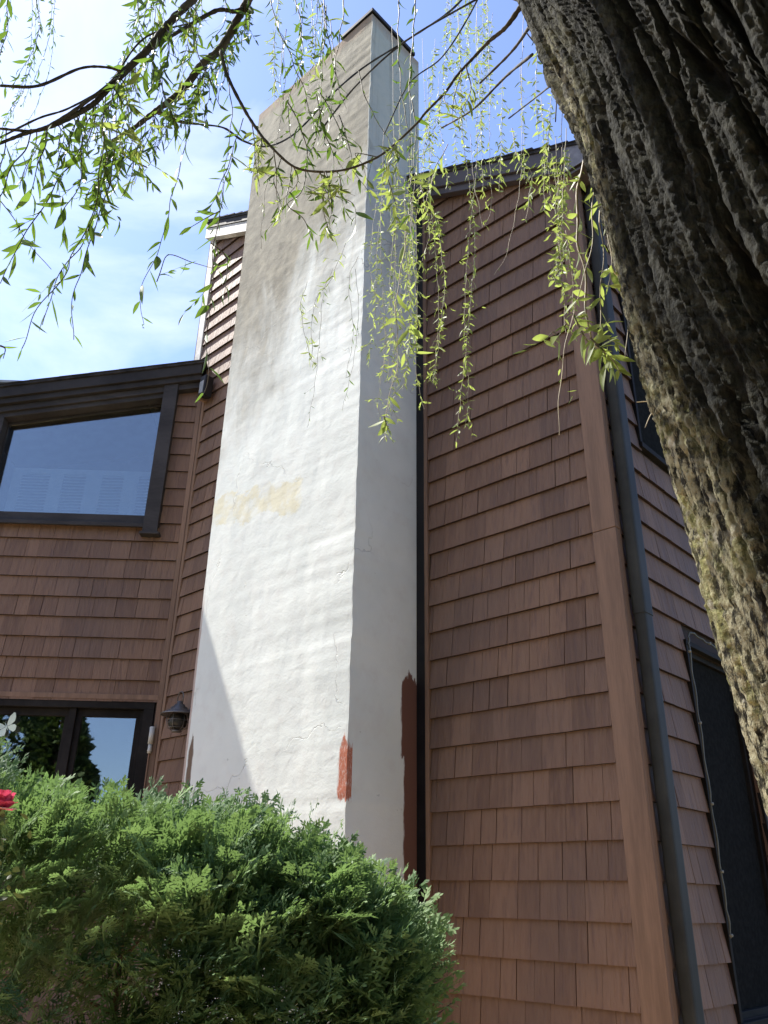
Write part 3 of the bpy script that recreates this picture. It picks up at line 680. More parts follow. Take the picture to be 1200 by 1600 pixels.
def build_trunk():
    nu, nv = 980, 1350
    z = np.linspace(0, AX[-1][0], nv+1); cx = np.interp(z, AX[:, 0], AX[:, 1]); cy = np.interp(z, AX[:, 0], AX[:, 2]); rr = np.interp(z, AX[:, 0], AX[:, 3])
    k = np.ones(41)/41
    def sm(a):
        p = np.pad(a, 20, mode='edge'); p[:20] = a[0]-(a[20]-a[0])*np.linspace(1, 0, 20, endpoint=False); p[-20:] = a[-1]+(a[-1]-a[-21])*np.linspace(0.05, 1, 20)
        return np.convolve(p, k, 'valid')
    cx, cy, rr = sm(cx), sm(cy), sm(rr)
    th = np.linspace(0, 2*np.pi, nu, endpoint=False); T, Z = np.meshgrid(th, z)
    Rg = rr[:, None]*np.ones_like(T)
    # large flutes + furrows + plates
    tw = T+0.16*Z
    ax_ = np.cos(tw)*0.5; ay = np.sin(tw)*0.5
    wob = vnoise(ax_*5, ay*5, Z*1.6, 3)*.05+vnoise(ax_*14, ay*14, Z*5, 5)*.016
    ax2 = np.cos(tw+wob)*0.5; ay2 = np.sin(tw+wob)*0.5
    n1 = vnoise(ax2*42, ay2*42, Z*1.6, 11)+.35*vnoise(ax2*90, ay2*90, Z*3.2, 31); n2 = vnoise(ax2*84, ay2*84, Z*3.0, 12); n3 = vnoise(ax2*110, ay2*110, Z*13, 13); n4 = vnoise(ax2*220, ay2*220, Z*120, 14)
    ridge = 1-np.abs(n1)*2.4; ridge = np.clip(ridge, -.6, 1); fur = 1-np.clip(np.abs(n1)/.19, 0, 1)    # furrow where n1 ~ 0
    fur2 = 1-np.clip(np.abs(n2+.1)/.14, 0, 1)
    gap = 1-np.clip(np.abs(vnoise(ax2*17, ay2*17, Z*13, 15))/.07, 0, 1)     # cross breaks
    d = -.048*np.clip(fur*1.25, 0, 1)**.75-.013*fur2-.004*gap+.010*n2-.004*np.abs(n3)+.003*n4+.02*vnoise(ax_*5, ay*5, Z*1.1, 17)
    rid = np.clip(1-fur*1.0-.55*fur2-.4*gap+.25*n3, 0, 1)
    Rg = Rg+d+.05*vnoise(ax_*3.2, ay*3.2, Z*.7, 19)*np.exp(-Z*.5)
    X = cx[:, None]+Rg*np.cos(T); Y = cy[:, None]+Rg*np.sin(T)
    V = np.stack([X+WI.x, Y+WI.y, Z], -1).reshape(-1, 3)
    i = np.arange(nu); j = np.arange(nv); I, J = np.meshgrid(i, j); I2 = (I+1) % nu
    Qd = np.stack([J*nu+I, J*nu+I2, (J+1)*nu+I2, (J+1)*nu+I], -1).reshape(-1, 4)
    # drop the half facing away below/behind only roughly: keep all, it is one closed trunk
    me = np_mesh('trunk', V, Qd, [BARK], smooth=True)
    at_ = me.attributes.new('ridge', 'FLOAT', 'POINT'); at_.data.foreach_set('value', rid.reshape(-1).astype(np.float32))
    ms_ = np.clip(.04+np.clip((np.cos(T-R(152)+.16*vnoise(ax_*6, ay*6, Z*3, 23))-.80)/.17, 0, 1)*np.clip(1-(Z-1.95)*.85+.6*vnoise(ax_*9, ay*9, Z*5, 29), .04, 1), 0, 1); a2 = me.attributes.new('moss_lit_rim', 'FLOAT', 'POINT'); a2.data.foreach_set('value', ms_.reshape(-1).astype(np.float32))  # rim mask: where sunlight is painted as paler bark, moss and lichen
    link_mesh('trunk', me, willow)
build_trunk()

def limb(pts, rads, name='branch', mat=LIMB, n=8, label=None):
    C_ = smooth_curve(pts, 8); k = len(C_)
    rr = np.interp(np.linspace(0, 1, k), np.linspace(0, 1, len(rads)), rads)
    rr = [r_*(1+.10*math.sin(i*2.3)+.08*random.uniform(-1, 1)) for i, r_ in enumerate(rr)]
    mb = MB(); mb.tube([Vector(p)+WI for p in C_], rr, n); return mb.build(name, mat, willow, smooth=True, fix=False)
def px(lst, h0, h1=None):
    h1 = h0 if h1 is None else h1; n = len(lst)
    return [at(x, y, h0+(h1-h0)*i/max(1, n-1)) for i, (x, y) in enumerate(lst)]
TOP = AX[-1]; tcen = np.array([TOP[1], TOP[2], TOP[0]])
# thick boughs above the frame that carry everything
bough1 = [tcen+[0, 0, -.25], tcen+[-.55, .35, .55], at(620, -330, 1.75), at(470, -150, 1.65), at(388, 0, 1.62)]
limb(bough1, [.16, .11, .05, .018, .0125], n=12)
bough2 = [tcen+[0, 0, -.2], tcen+[-.6, -.2, .6], at(480, -420, 1.35), at(350, -130, 1.50), at(303, -3, 1.52)]
limb(bough2, [.15, .10, .045, .016, .0110], n=12)
bough3 = [tcen+[0, 0, -.2], tcen+[-.25, .7, .6], at(820, -330, 2.6), at(720, -300, 3.3), at(560, -260, 3.7), at(420, -200, 3.6)]
limb(bough3, [.15, .10, .06, .04, .03, .015], n=12)
limb([tcen+[0, 0, -.4], tcen+[.3, .6, .9], tcen+[.9, 1.2, 2.2], tcen+[1.4, 1.5, 3.6]], [.26, .2, .13, .05], n=12)
limb([tcen+[0, 0, -.4], tcen+[.1, -.5, 1.0], tcen+[-.3, -1.3, 2.3], tcen+[-.6, -2.0, 3.3]], [.26, .19, .12, .05], n=12)
# limbs in view
limb(px([(388, 0), (370, 32), (345, 76), (315, 101), (290, 135), (262, 160), (240, 176), (205, 203), (175, 220)], 1.62, 1.75), [.0125, .0112, .0118, .0108, .0096, .0084, .0076, .006, .004])
limb(px([(303, -3), (265, 36), (232, 76), (205, 102), (185, 121), (160, 148), (145, 163), (115, 181), (80, 197), (50, 205), (22, 203), (-30, 198)], 1.52, 1.50), [.0110, .0098, .0094, .0090, .0098, .0072, .0065, .006, .005, .0042, .003, .0022])
limb(px([(50, 205), (25, 214), (-20, 232)], 1.5), [.005, .004, .003])
limb(px([(215, 88), (240, 74), (270, 55), (300, 37), (340, 16), (366, 18), (378, 14)], 1.53, 1.62), [.004, .005, .005, .0055, .006, .0065, .007])
limb(px([(188, 120), (150, 148), (105, 180), (60, 205)], 1.50), [.004, .0045, .004, .003])
limb(px([(814, 10), (790, 43), (765, 64), (740, 90), (715, 117), (695, 145), (665, 176), (652, 192), (617, 225), (587, 247), (540, 265), (492, 268), (455, 258), (417, 222), (400, 200), (380, 168), (355, 118), (345, 80)], 1.35, 1.62),
     [.007, .0055, .0045, .004, .0036, .0033, .003, .003, .0028, .0028, .0028, .003, .0032, .0036, .004, .0044, .005, .0056])
limb(px([(240, 174), (262, 180), (282, 190), (310, 194)], 1.75), [.006, .007, .005, .003])
limb(px([(310, 194), (350, 200), (380, 220), (415, 229), (450, 216), (480, 190), (520, 146), (570, 104), (640, 60), (700, 20), (740, -20)], 1.75, 2.6), [.0025, .003, .0035, .003, .003, .0035, .004, .004, .0045, .005, .006])
limb(px([(0, 134), (60, 134), (125, 107), (165, 105), (190, 112)], 1.45), [.003, .0035, .003, .003, .003])
limb(px([(0, 215), (60, 185), (110, 168), (170, 130), (225, 60), (300, 35)], 1.6), [.0025]*6)
limb(px([(380, 262), (440, 300), (500, 205), (560, 130), (640, 60), (760, -10)][2:], 2.4), [.004, .004, .004, .005])
limb(px([(750, 130), (800, 80), (830, 38), (845, 20)], 1.7, 1.35), [.003, .004, .005, .005])
limb(px([(690, 200), (740, 170), (790, 120), (832, 85)], 1.8, 1.35), [.0025, .003, .0035, .004])
limb(px([(600, 210), (640, 130), (690, 90), (730, 30), (760, -30)], 2.6), [.003, .003, .0035, .004, .005])
limb(px([(795, 185), (840, 150), (880, 118)], 1.6, 1.3), [.002, .002, .003])

# twigs just above the frame that the strands hang from
limb(px([(620, -330), (560, -140), (420, -62), (260, -44), (110, -40), (-40, -60)], 1.75, 1.85), [.012, .009, .006, .005, .004, .003])
limb(px([(560, -260), (500, -90), (330, -55), (120, -45), (-40, -50)], 3.7, 3.1), [.02, .012, .007, .005, .003])
limb(px([(720, -300), (700, -120), (660, -45), (600, -38), (540, -45), (430, -60)], 3.3, 2.1), [.02, .012, .007, .005, .005, .004])
limb(px([(760, -290), (745, -120), (740, -50), (712, -38), (690, -30)], 3.1, 3.5), [.018, .011, .007, .005, .004])
limb(px([(820, -330), (800, -120), (780, -40), (765, -20), (840, 20), (870, 90), (868, 190)], 2.6, 2.0), [.016, .01, .006, .005, .004, .003, .002])
# leaf builder ------------------------------------------------------
def leaf_template(curl=.25, fold=.25):
    st = [(0, .03), (.18, .62), (.42, 1.0), (.7, .72), (.88, .34), (1.0, .0)]
    v = []; 
    for x, w_ in st:
        zc = -curl*x*x
        for sgn in (-1, 0, 1): v.append((x, sgn*w_, zc+fold*abs(sgn)*w_*.12))
    f = []
    for i in range(len(st)-1):
        f += [(i*3, i*3+1, (i+1)*3+1, (i+1)*3), (i*3+1, i*3+2, (i+1)*3+2, (i+1)*3+1)]
    return np.array(v), np.array(f)
LT = [leaf_template(c_, .3) for c_ in (.0, .15, .35, .55, -.15)]
def strand(lst, h0, h1=None, leaf=.05, gap=.035, start=.1, r0=.0018, r1=.0007, young=False, pale=False, side=0, wr=.085, jit=.3, world=None, curls=False, lenvar=.45, shoots=.10):
    P = world if world is not None else px(lst, h0, h1)
    C_ = np.array(smooth_curve(P, 7)); Wl = np.array(WI)
    seg = np.linalg.norm(np.diff(C_, axis=0), axis=1); cum = np.concatenate([[0], np.cumsum(seg)]); tot = cum[-1]
    wig = np.array([[.0025*math.sin(c*41), .0025*math.sin(c*33+1), 0] for i, c in enumerate(cum*0+cum)])
    C_ = C_+wig*np.minimum(1, cum/.1)[:, None]
    V = []; Fq = []; MI = []; nv = 0
    # twig tube (3-sided)
    k = len(C_); tang = np.gradient(C_, axis=0); tang /= np.linalg.norm(tang, axis=1)[:, None]+1e-9
    ref = np.cross(tang, [.37, .9, .21]); ref /= np.linalg.norm(ref, axis=1)[:, None]+1e-9; bi = np.cross(tang, ref); rad = np.linspace(r0, r1, k)[:, None]
    for j in range(4): V.append(C_+rad*(math.cos(j*math.pi/2)*ref+math.sin(j*math.pi/2)*bi))
    ring = np.stack(V, 1).reshape(-1, 3); V = [ring]; nv = len(ring)
    for i in range(k-1):
        for j in range(4): Fq.append((i*4+j, i*4+(j+1) % 4, (i+1)*4+(j+1) % 4, (i+1)*4+j)); MI.append(0)
    d = tot*start; alt = 1; Fl = [np.array(Fq)]; ML = [np.zeros(len(Fq), int)]
    ph = random.uniform(0, 6.28)
    while d < tot:
        i = min(k-2, int(np.searchsorted(cum, d))-1); i = max(i, 0); f_ = (d-cum[i])/max(seg[i], 1e-6); p = C_[i]*(1-f_)+C_[i+1]*f_; t = tang[i]
        ncl = 1 if not young else random.choice([1, 2, 2, 3])
        for _ in range(ncl):
            ph += 2.4+random.uniform(-.7, .7); perp = ref[i]*math.cos(ph)+bi[i]*math.sin(ph)
            a = R(random.uniform(22, 62) if not young else random.uniform(35, 95)); dr = t*math.cos(a)+perp*math.sin(a)+np.array([0, 0, -1])*random.uniform(0, .45); dr /= np.linalg.norm(dr)
            l = leaf*(1-lenvar+2*lenvar*random.random()); 
            if random.random() < .12: l *= .45
            wv = l*wr*random.uniform(.8, 1.25)
            nrm = np.cross(dr, perp+np.random.default_rng(random.randrange(1 << 30)).normal(size=3)*.6); nrm /= np.linalg.norm(nrm)+1e-9; sd = np.cross(nrm, dr)
            if nrm[2] < 0: nrm = -nrm
            if shoots and random.random() < shoots:
                Ls = leaf*random.uniform(.9, 2.6); bd = np.cross(dr, nrm)
                e = p+dr*Ls; q4 = np.array([p-bd*.0007, p+bd*.0007, e+bd*.0003+[0, 0, -.12*Ls], e-bd*.0003+[0, 0, -.12*Ls]]); V.append(q4); Fl.append(np.array([[0, 1, 2, 3]])+nv); ML.append(np.zeros(1, int)); nv += 4
                for jj in range(random.randint(2, 5)):
                    fr_ = random.uniform(.25, 1); pp_ = p*(1-fr_)+q4[2]*fr_; d2 = dr+np.array([random.gauss(0, .6), random.gauss(0, .6), random.gauss(-.25, .5)]); d2 /= np.linalg.norm(d2)
                    n2_ = np.cross(d2, [random.gauss(0, 1), random.gauss(0, 1), .3]); n2_ /= np.linalg.norm(n2_)+1e-9; s2_ = np.cross(n2_, d2); l2_ = leaf*random.uniform(.4, .95)
                    T_, Ff = random.choice(LT); V.append(pp_+T_[:, :1]*l2_*d2+T_[:, 1:2]*l2_*wr*s2_+T_[:, 2:3]*l2_*n2_); Fl.append(Ff+nv); ML.append(np.ones(len(Ff), int)); nv += len(T_)
            T_, Ff = random.choice(LT[2:4] if curls else LT)
            sw = random.uniform(-.28, .28); vv = p+T_[:, :1]*l*dr+(T_[:, 1:2]*wv+sw*l*T_[:, :1]**2)*sd+T_[:, 2:3]*l*nrm
            V.append(vv); Fl.append(Ff+nv); ML.append(np.ones(len(Ff), int)); nv += len(vv)
        d += gap*random.uniform(1-jit*1.6, 1+jit*2)
    V = np.vstack(V)+Wl
    me = np_mesh('hanging_strand', V, np.vstack(Fl), [TWIG2 if pale else TWIG, WLEAF2 if young else WLEAF], np.concatenate(ML), smooth=True)
    return link_mesh('hanging_strand', me, willow)

# left group, near
B = dict(leaf=.052, gap=.018, wr=.10, r0=.0018, r1=.001)
S = strand
S([(48, 208), (40, 232), (20, 262), (0, 302), (-20, 330)], 1.5, **B)
S([(0, 313), (20, 340), (45, 380), (78, 420)], 1.6, leaf=.03, gap=.08, r0=.0012)
S([(150, 160), (140, 220), (100, 270), (75, 310), (55, 342), (35, 372), (20, 402), (0, 442)], 1.55, **B)
S([(165, 135), (160, 230), (152, 300), (140, 350), (112, 398), (105, 425), (60, 482), (32, 545)], 1.55, **{**B, 'gap': .028})
S([(170, 160), (165, 240), (150, 320), (130, 380), (105, 410), (85, 445), (68, 508)], 1.62, **{**B, 'gap': .03})
S([(185, 125), (178, 250), (160, 320), (140, 380), (128, 420), (115, 460), (113, 530)], 1.58, **{**B, 'gap': .03, 'leaf': .05})
S([(160, 150), (165, 205), (165, 270), (150, 330)], 1.58, **{**B, 'gap': .018})
S([(120, 180), (128, 215), (128, 260), (118, 300), (100, 330)], 1.5, **B)
S([(175, 220), (185, 235), (205, 250), (232, 263)], 1.75, leaf=.04, gap=.06, r0=.003, r1=.002, start=.05)
S([(288, 138), (290, 190), (287, 240), (270, 300), (262, 340), (250, 385), (232, 425), (220, 455), (218, 482), (226, 508)], 1.72, leaf=.055, gap=.032, wr=.11, start=.25)
S([(355, 100), (362, 180), (355, 240), (346, 300), (343, 345)], 1.75, leaf=.045, gap=.035, start=.2)
S([(380, 185), (372, 210), (358, 260), (345, 320), (342, 345), (335, 380)], 1.75, leaf=.045, gap=.03, start=.1)
S([(322, 330), (340, 300), (352, 272), (362, 240)][::-1], 1.7, leaf=.05, gap=.03)
S([(343, 330), (322, 340), (305, 352), (285, 368)], 1.7, leaf=.06, gap=.035, wr=.12)
S([(343, 345), (335, 375), (332, 420), (330, 470), (322, 520), (325, 560), (324, 600), (318, 618)], 1.78, leaf=.05, gap=.05, r0=.0016, wr=.12)
S([(330, 380), (352, 400), (356, 430), (345, 470)], 1.8, leaf=.04, gap=.03, curls=True)
S([(245, 440), (262, 400), (300, 410), (330, 418)], 1.72, leaf=.055, gap=.05)
S([(195, 150), (205, 180), (200, 215), (190, 250)], 1.55, **B)
S([(250, 100), (255, 140), (270, 190)], 1.6, **B)
S([(10, 200), (5, 250), (-5, 300)], 1.5, **B)
S([(0, 540), (8, 545), (4, 560)], 1.3, leaf=.05, gap=.02)
S([(75, 195), (70, 230), (60, 262), (45, 300)], 1.48, **B)
S([(230, 80), (250, 120), (262, 165), (280, 200)], 1.6, **{**B, 'gap': .03})
S([(300, 40), (312, 90), (330, 130), (345, 170)], 1.62, **{**B, 'gap': .03})
# leafy mass around the limbs, upper left: random short hanging shoots
rs = random.Random(12)
LIMBS = [((303, -3), (265, 36), (205, 102), (160, 148), (115, 181), (50, 205)), ((388, 0), (345, 76), (290, 135), (240, 176), (175, 220))]
for k in range(58):
    pl = LIMBS[k % 2]; t = rs.random()*(len(pl)-1); i = int(t); f_ = t-i; x = pl[i][0]*(1-f_)+pl[i+1][0]*f_; y = pl[i][1]*(1-f_)+pl[i+1][1]*f_
    ln = rs.uniform(40, 120); lean = -.18-.1*rs.random(); dx = rs.uniform(-26, 26)
    hh = 1.52 if k % 2 == 0 else 1.66
    S([(x, y), (x+dx*.5, y+ln*.35-8), (x+dx+lean*ln, y+ln)], hh, hh+rs.uniform(-.12, .12), leaf=rs.uniform(.03, .052), gap=rs.uniform(.015, .024), wr=.10, young=rs.random() < .2)
for k in range(14):      # shoots from above the frame on the left
    x = rs.uniform(-20, 400); y = -30; ln = rs.uniform(70, 190)
    S([(x, y), (x-5+rs.uniform(-14, 14), y+ln*.5), (x-.22*ln, y+ln)], 1.75+rs.uniform(-.2, .5), leaf=rs.uniform(.035, .055), gap=rs.uniform(.018, .028), wr=.11)
for k in range(8):      # fine distant ones against the glare
    x = rs.uniform(-10, 130); y = -30; ln = rs.uniform(120, 280)
    S([(x, y), (x-8, y+ln*.5), (x-.25*ln, y+ln)], 3.0+rs.uniform(-.3, .6), leaf=.035, gap=.03, wr=.1, r0=.0014)
# over the chimney (dark, near, medium leaves)
D = dict(leaf=.044, gap=.020, wr=.10, r0=.002, r1=.001)
S([(420, -30), (430, 30), (455, 90), (478, 150), (490, 200)], 1.75, **D)
S([(455, -30), (470, 40), (470, 100), (450, 160), (455, 215)], 1.8, **D)
S([(505, -30), (510, 40), (525, 120), (540, 170)], 1.85, leaf=.05, gap=.05, r0=.0024, wr=.1)
S([(540, -30), (535, 30), (525, 90), (520, 140), (512, 175)], 1.85, leaf=.05, gap=.05, r0=.0026, wr=.1)
S([(500, 145), (515, 170), (528, 195), (535, 220)], 1.8, leaf=.045, gap=.022, wr=.1)
S([(450, 160), (470, 200), (480, 250), (470, 300), (450, 320), (475, 345), (490, 375)], 1.78, **D)
S([(495, 150), (505, 205), (522, 245), (515, 290)], 1.8, **D)
S([(478, 260), (490, 225), (500, 180), (510, 150)][::-1], 1.8, **D)
S([(455, 258), (452, 290), (448, 320)], 1.7, **{**D, 'gap': .03})
S([(500, 268), (510, 300), (535, 310), (552, 320), (556, 350)], 1.75, leaf=.055, gap=.028, wr=.12)
S([(530, 180), (545, 225), (552, 262), (575, 300)], 1.8, leaf=.045, gap=.034, wr=.1)
S([(560, 110), (570, 150), (590, 190), (620, 240)], 1.9, leaf=.03, gap=.07, r0=.002)
S([(440, 60), (445, 110), (440, 180), (415, 300), (407, 388)], 1.9, leaf=.02, gap=.09, r0=.0012)
S([(575, 265), (555, 240), (590, 245)][::-1], 1.75, leaf=.055, gap=.03, wr=.13, young=True)
S([(420, 275), (400, 262), (392, 270)][::-1], 1.7, leaf=.06, gap=.05, wr=.13, young=True)
S([(540, 380), (520, 430), (490, 480), (487, 560)], 2.3, leaf=.03, gap=.03, r0=.001, young=True)
S([(520, 420), (505, 460), (500, 520), (492, 600), (480, 668)], 3.4, leaf=.03, gap=.05, r0=.0013)
S([(560, 400), (545, 440), (552, 520), (540, 590)], 3.4, leaf=.03, gap=.05, r0=.0013)
S([(555, 420), (560, 480), (553, 560), (535, 640)], 3.5, leaf=.03, gap=.06, r0=.0013)
S([(480, 440), (470, 480), (478, 530), (485, 560)], 2.8, leaf=.03, gap=.035, r0=.001, young=True)
for k in range(9):
    x = rs.uniform(415, 545); y = rs.uniform(-40, 60); ln = rs.uniform(90, 200)
    S([(x, y), (x+rs.uniform(-10, 10), y+ln*.5), (x-.05*ln, y+ln)], rs.uniform(1.8, 2.4), leaf=rs.uniform(.03, .045), gap=rs.uniform(.02, .03), wr=.1, young=rs.random() < .35)
for k in range(16):      # shoots hanging from the thin sweeping branch
    L3 = [(345, 80), (380, 168), (417, 222), (455, 258), (492, 268), (540, 265), (587, 247), (617, 225), (652, 192), (695, 145), (740, 90)]
    t = rs.random()*9.9; i = int(t); f_ = t-i; x = L3[i][0]*(1-f_)+L3[i+1][0]*f_; y = L3[i][1]*(1-f_)+L3[i+1][1]*f_; ln = rs.uniform(30, 110)
    S([(x, y), (x+rs.uniform(-14, 14), y+ln*.45), (x+rs.uniform(-16, 12), y+ln)], 1.62-.027*t, 1.62-.027*t+rs.uniform(-.08, .08), leaf=rs.uniform(.024, .045), gap=rs.uniform(.016, .03), wr=.10, young=rs.random() < .4)
# the curtain over the chimney's shaded side and the dark gap
Y = dict(leaf=.030, gap=.030, wr=.105, young=True, pale=True, r0=.0013, r1=.0007)
for (x0, y0, x1, y1, h_) in [(612, 40, 600, 690, 3.0), (600, 200, 588, 640, 3.2), (625, 150, 605, 600, 2.8), (640, 100, 632, 560, 3.1), (655, 220, 650, 540, 2.9), (668, 100, 676, 600, 3.3), (640, 240, 655, 520, 2.7),
                             (660, 60, 640, 480, 3.3), (590, 300, 592, 600, 3.3), (618, 330, 612, 650, 3.0), (647, 300, 630, 610, 3.2), (632, 280, 622, 500, 2.6), (672, 180, 655, 420, 3.0), (605, 260, 575, 560, 3.3), (650, 350, 662, 640, 3.2)]:
    m1 = (x0*.6+x1*.4+rs.uniform(-13, 13), y0*.6+y1*.4); m2 = (x0*.25+x1*.75+rs.uniform(-15, 15), y0*.25+y1*.75)
    S([(x0, y0), m1, m2, (x1, y1)], h_, h_+rs.uniform(-.2, .2), **{**Y, 'gap': rs.uniform(.024, .05), 'shoots': .3, 'start': rs.uniform(0, .35)})
S([(652, -30), (645, 60), (640, 140), (650, 200), (642, 300), (645, 390)], 1.9, leaf=.045, gap=.035, r0=.0026, wr=.12)
S([(625, -30), (622, 60), (628, 150), (640, 220), (638, 320)], 1.85, leaf=.04, gap=.06, r0=.0024)
S([(640, 320), (630, 400), (618, 480), (622, 560), (603, 640), (600, 660)], 2.0, leaf=.05, gap=.10, wr=.14, young=True, pale=True, start=.2)
S([(600, 650), (603, 662), (606, 672)], 1.9, leaf=.042, gap=.009, wr=.15, young=True, jit=.1)
S([(640, 500), (642, 535), (648, 552)], 2.0, leaf=.055, gap=.02, wr=.14, young=True)
S([(700, 225), (680, 265), (668, 310), (672, 350)], 2.0, leaf=.055, gap=.04, wr=.14, young=True, pale=True)
S([(607, 230), (600, 260), (612, 300), (618, 350)], 2.0, leaf=.05, gap=.03, wr=.13, young=True)
# strands before the big wall
S([(712, -30), (718, 80), (722, 200), (735, 300), (742, 380), (735, 470), (727, 560), (722, 600), (713, 692)], 3.2, leaf=.032, gap=.026, wr=.14, young=True, pale=True, r0=.0016, r1=.0009, start=.15)
S([(745, -30), (744, 100), (745, 250), (735, 350), (728, 440), (726, 520), (732, 600), (728, 668)], 3.2, leaf=.032, gap=.034, wr=.14, young=True, pale=True, r0=.0016, start=.25)
S([(760, -30), (765, 120), (765, 240), (768, 320), (757, 352)], 3.1, leaf=.03, gap=.06, wr=.14, young=True, pale=True, r0=.0014)
S([(735, 210), (740, 280), (750, 330), (753, 355)], 3.1, leaf=.02, gap=.1, r0=.0014, pale=True)
S([(685, 345), (690, 400), (695, 440), (692, 480), (685, 540), (678, 590), (670, 595)], 3.2, leaf=.032, gap=.03, wr=.13, young=True, pale=True, r0=.0013, start=0)
S([(676, 330), (684, 350), (688, 365)], 2.9, leaf=.035, gap=.010, wr=.14, young=True)
S([(820, -30), (815, 120), (815, 250), (808, 320), (790, 400), (772, 430)], 2.6, leaf=.02, gap=.12, r0=.0013, pale=True)
S([(800, 200), (810, 250), (830, 270), (825, 320), (822, 345)], 2.6, leaf=.035, gap=.028, wr=.13, young=True, pale=True)
for (x0, y0, x1, y1, h_) in [(700, -30, 690, 160, 3.6), (715, -30, 722, 200, 3.5), (735, -30, 728, 190, 3.6), (755, -20, 752, 230, 3.3), (700, 0, 712, 260, 3.4), (770, 20, 745, 240, 3.3), (745, 20, 755, 300, 3.0),
                             (685, 120, 700, 290, 3.2), (680, 60, 668, 230, 3.3), (690, 150, 668, 300, 3.0), (840, 60, 842, 220, 2.8), (865, 130, 850, 330, 2.4), (785, 120, 780, 300, 2.8), (845, 150, 845, 300, 2.6), (812, 100, 820, 280, 2.7), (860, 180, 862, 320, 2.4), (725, -20, 740, 140, 3.8), (705, -20, 700, 120, 3.8), (760, -20, 768, 160, 3.6)]:
    S([(x0, y0), ((x0+x1)/2+rs.uniform(-5, 5), (y0+y1)/2), (x1, y1)], h_, leaf=rs.uniform(.026, .034), gap=rs.uniform(.02, .028), wr=.13, young=True, pale=True, r0=.0011)
# right group close to the trunk
for (x0, y0, x1, y1, h_) in [(868, 215, 870, 430, 2.0), (878, 230, 874, 380, 2.0), (885, 200, 880, 470, 1.9), (862, 240, 868, 330, 2.1), (872, 330, 885, 520, 1.9), (890, 240, 866, 440, 2.0), (884, 360, 896, 500, 1.8)]:
    S([(x0, y0), ((x0+x1)/2+rs.uniform(-6, 6), (y0+y1)/2), (x1, y1)], h_, leaf=.026, gap=.018, wr=.14, young=True, pale=True, r0=.0012)
S([(838, -10), (842, 60), (870, 120), (880, 230)], 1.5, leaf=.03, gap=.3, r0=.0016)
S([(822, 50), (850, 90), (873, 150), (910, 215)], 1.35, leaf=.03, gap=.4, r0=.0016)
S([(915, 240), (908, 270), (903, 300), (902, 370), (912, 420), (918, 500), (922, 540)], 1.35, leaf=.034, gap=.045, wr=.14, young=True, pale=True, r0=.0034, r1=.0016, start=.1)
S([(930, 260), (926, 330), (922, 400), (900, 470), (895, 500)], 1.3, leaf=.032, gap=.05, wr=.14, young=True, pale=True, r0=.0014)
S([(938, 290), (937, 340), (942, 380), (940, 440), (936, 510)], 1.3, leaf=.032, gap=.045, wr=.14, young=True, pale=True, r0=.0018)
S([(948, 300), (950, 360), (955, 400), (950, 450)], 1.25, leaf=.03, gap=.07, wr=.13, young=True, pale=True, r0=.0013)
S([(955, 415), (962, 428), (972, 430)], 1.25, leaf=.045, gap=.02, wr=.15, young=True, pale=True)
S([(885, 505), (872, 525), (863, 518), (852, 535)], 1.45, leaf=.038, gap=.022, wr=.14, young=True)
S([(895, 490), (915, 530), (935, 545), (945, 560)], 1.35, leaf=.036, gap=.013, wr=.15, young=True)
S([(922, 528), (940, 545), (945, 555), (948, 570)], 1.3, leaf=.042, gap=.012, wr=.13, young=True)
S([(930, 540), (955, 560), (970, 585)], 1.3, leaf=.04, gap=.018, wr=.13, young=True, pale=True)
S([(900, 470), (880, 560), (875, 610), (872, 680)], 1.5, leaf=.015, gap=.2, r0=.0010, pale=True)
S([(985, 480), (980, 520), (978, 560)], 1.3, leaf=.01, gap=.5, r0=.0008, pale=True)
S([(1030, 628), (1015, 650), (1007, 668)], 1.3, leaf=.01, gap=.5, r0=.0010, pale=True)
S([(1030, 628), (1010, 627), (994, 628)], 1.3, leaf=.01, gap=.5, r0=.0012, pale=True)

# unseen crown leafage, added overhead and behind the viewer to shade the trunk
def crown():
    g = np.random.default_rng(17); P = []
    while len(P) < 34000:
        a = g.uniform(0, 6.283); rr = 4.6*math.sqrt(g.random()); x = .9+rr*math.cos(a); y = -.9+rr*math.sin(a); zt = 7.2-.16*rr*rr+.4*math.sin(x*3)*math.cos(y*2.3); z = zt-abs(g.normal())*1.0-(g.random()**2)*(4.2 if y < -1.2 else .6)
        if z < 1.2: continue
        el = math.degrees(math.atan2(z-1.6, math.hypot(x, y)))
        if y > -.4 and el < 70: continue
        if y > 0 and (z-1.6)*.60 < y+.45: continue
        if x < -1.1 and y > -1.0: continue
        if math.sin(x*2.1+z)*math.cos(y*1.9-z*.7) > .78: continue
        P.append((x, y, z))
    P = np.array(P); n = len(P); d = np.array([0, 0, -.8])+g.normal(size=(n, 3))*.5; d /= np.linalg.norm(d, axis=1)[:, None]
    s_ = np.cross(d, g.normal(size=(n, 3))); s_ /= np.linalg.norm(s_, axis=1)[:, None]; l = g.uniform(.14, .30, n)[:, None]
    V = np.stack([P, P+d*l*.45+s_*l*.12, P+d*l, P+d*l*.45-s_*l*.12], 1).reshape(-1, 3)+np.array(WI)
    link_mesh('crown', np_mesh('crown', V, np.arange(4*n).reshape(-1, 4), [WLEAF]), willow)
crown()

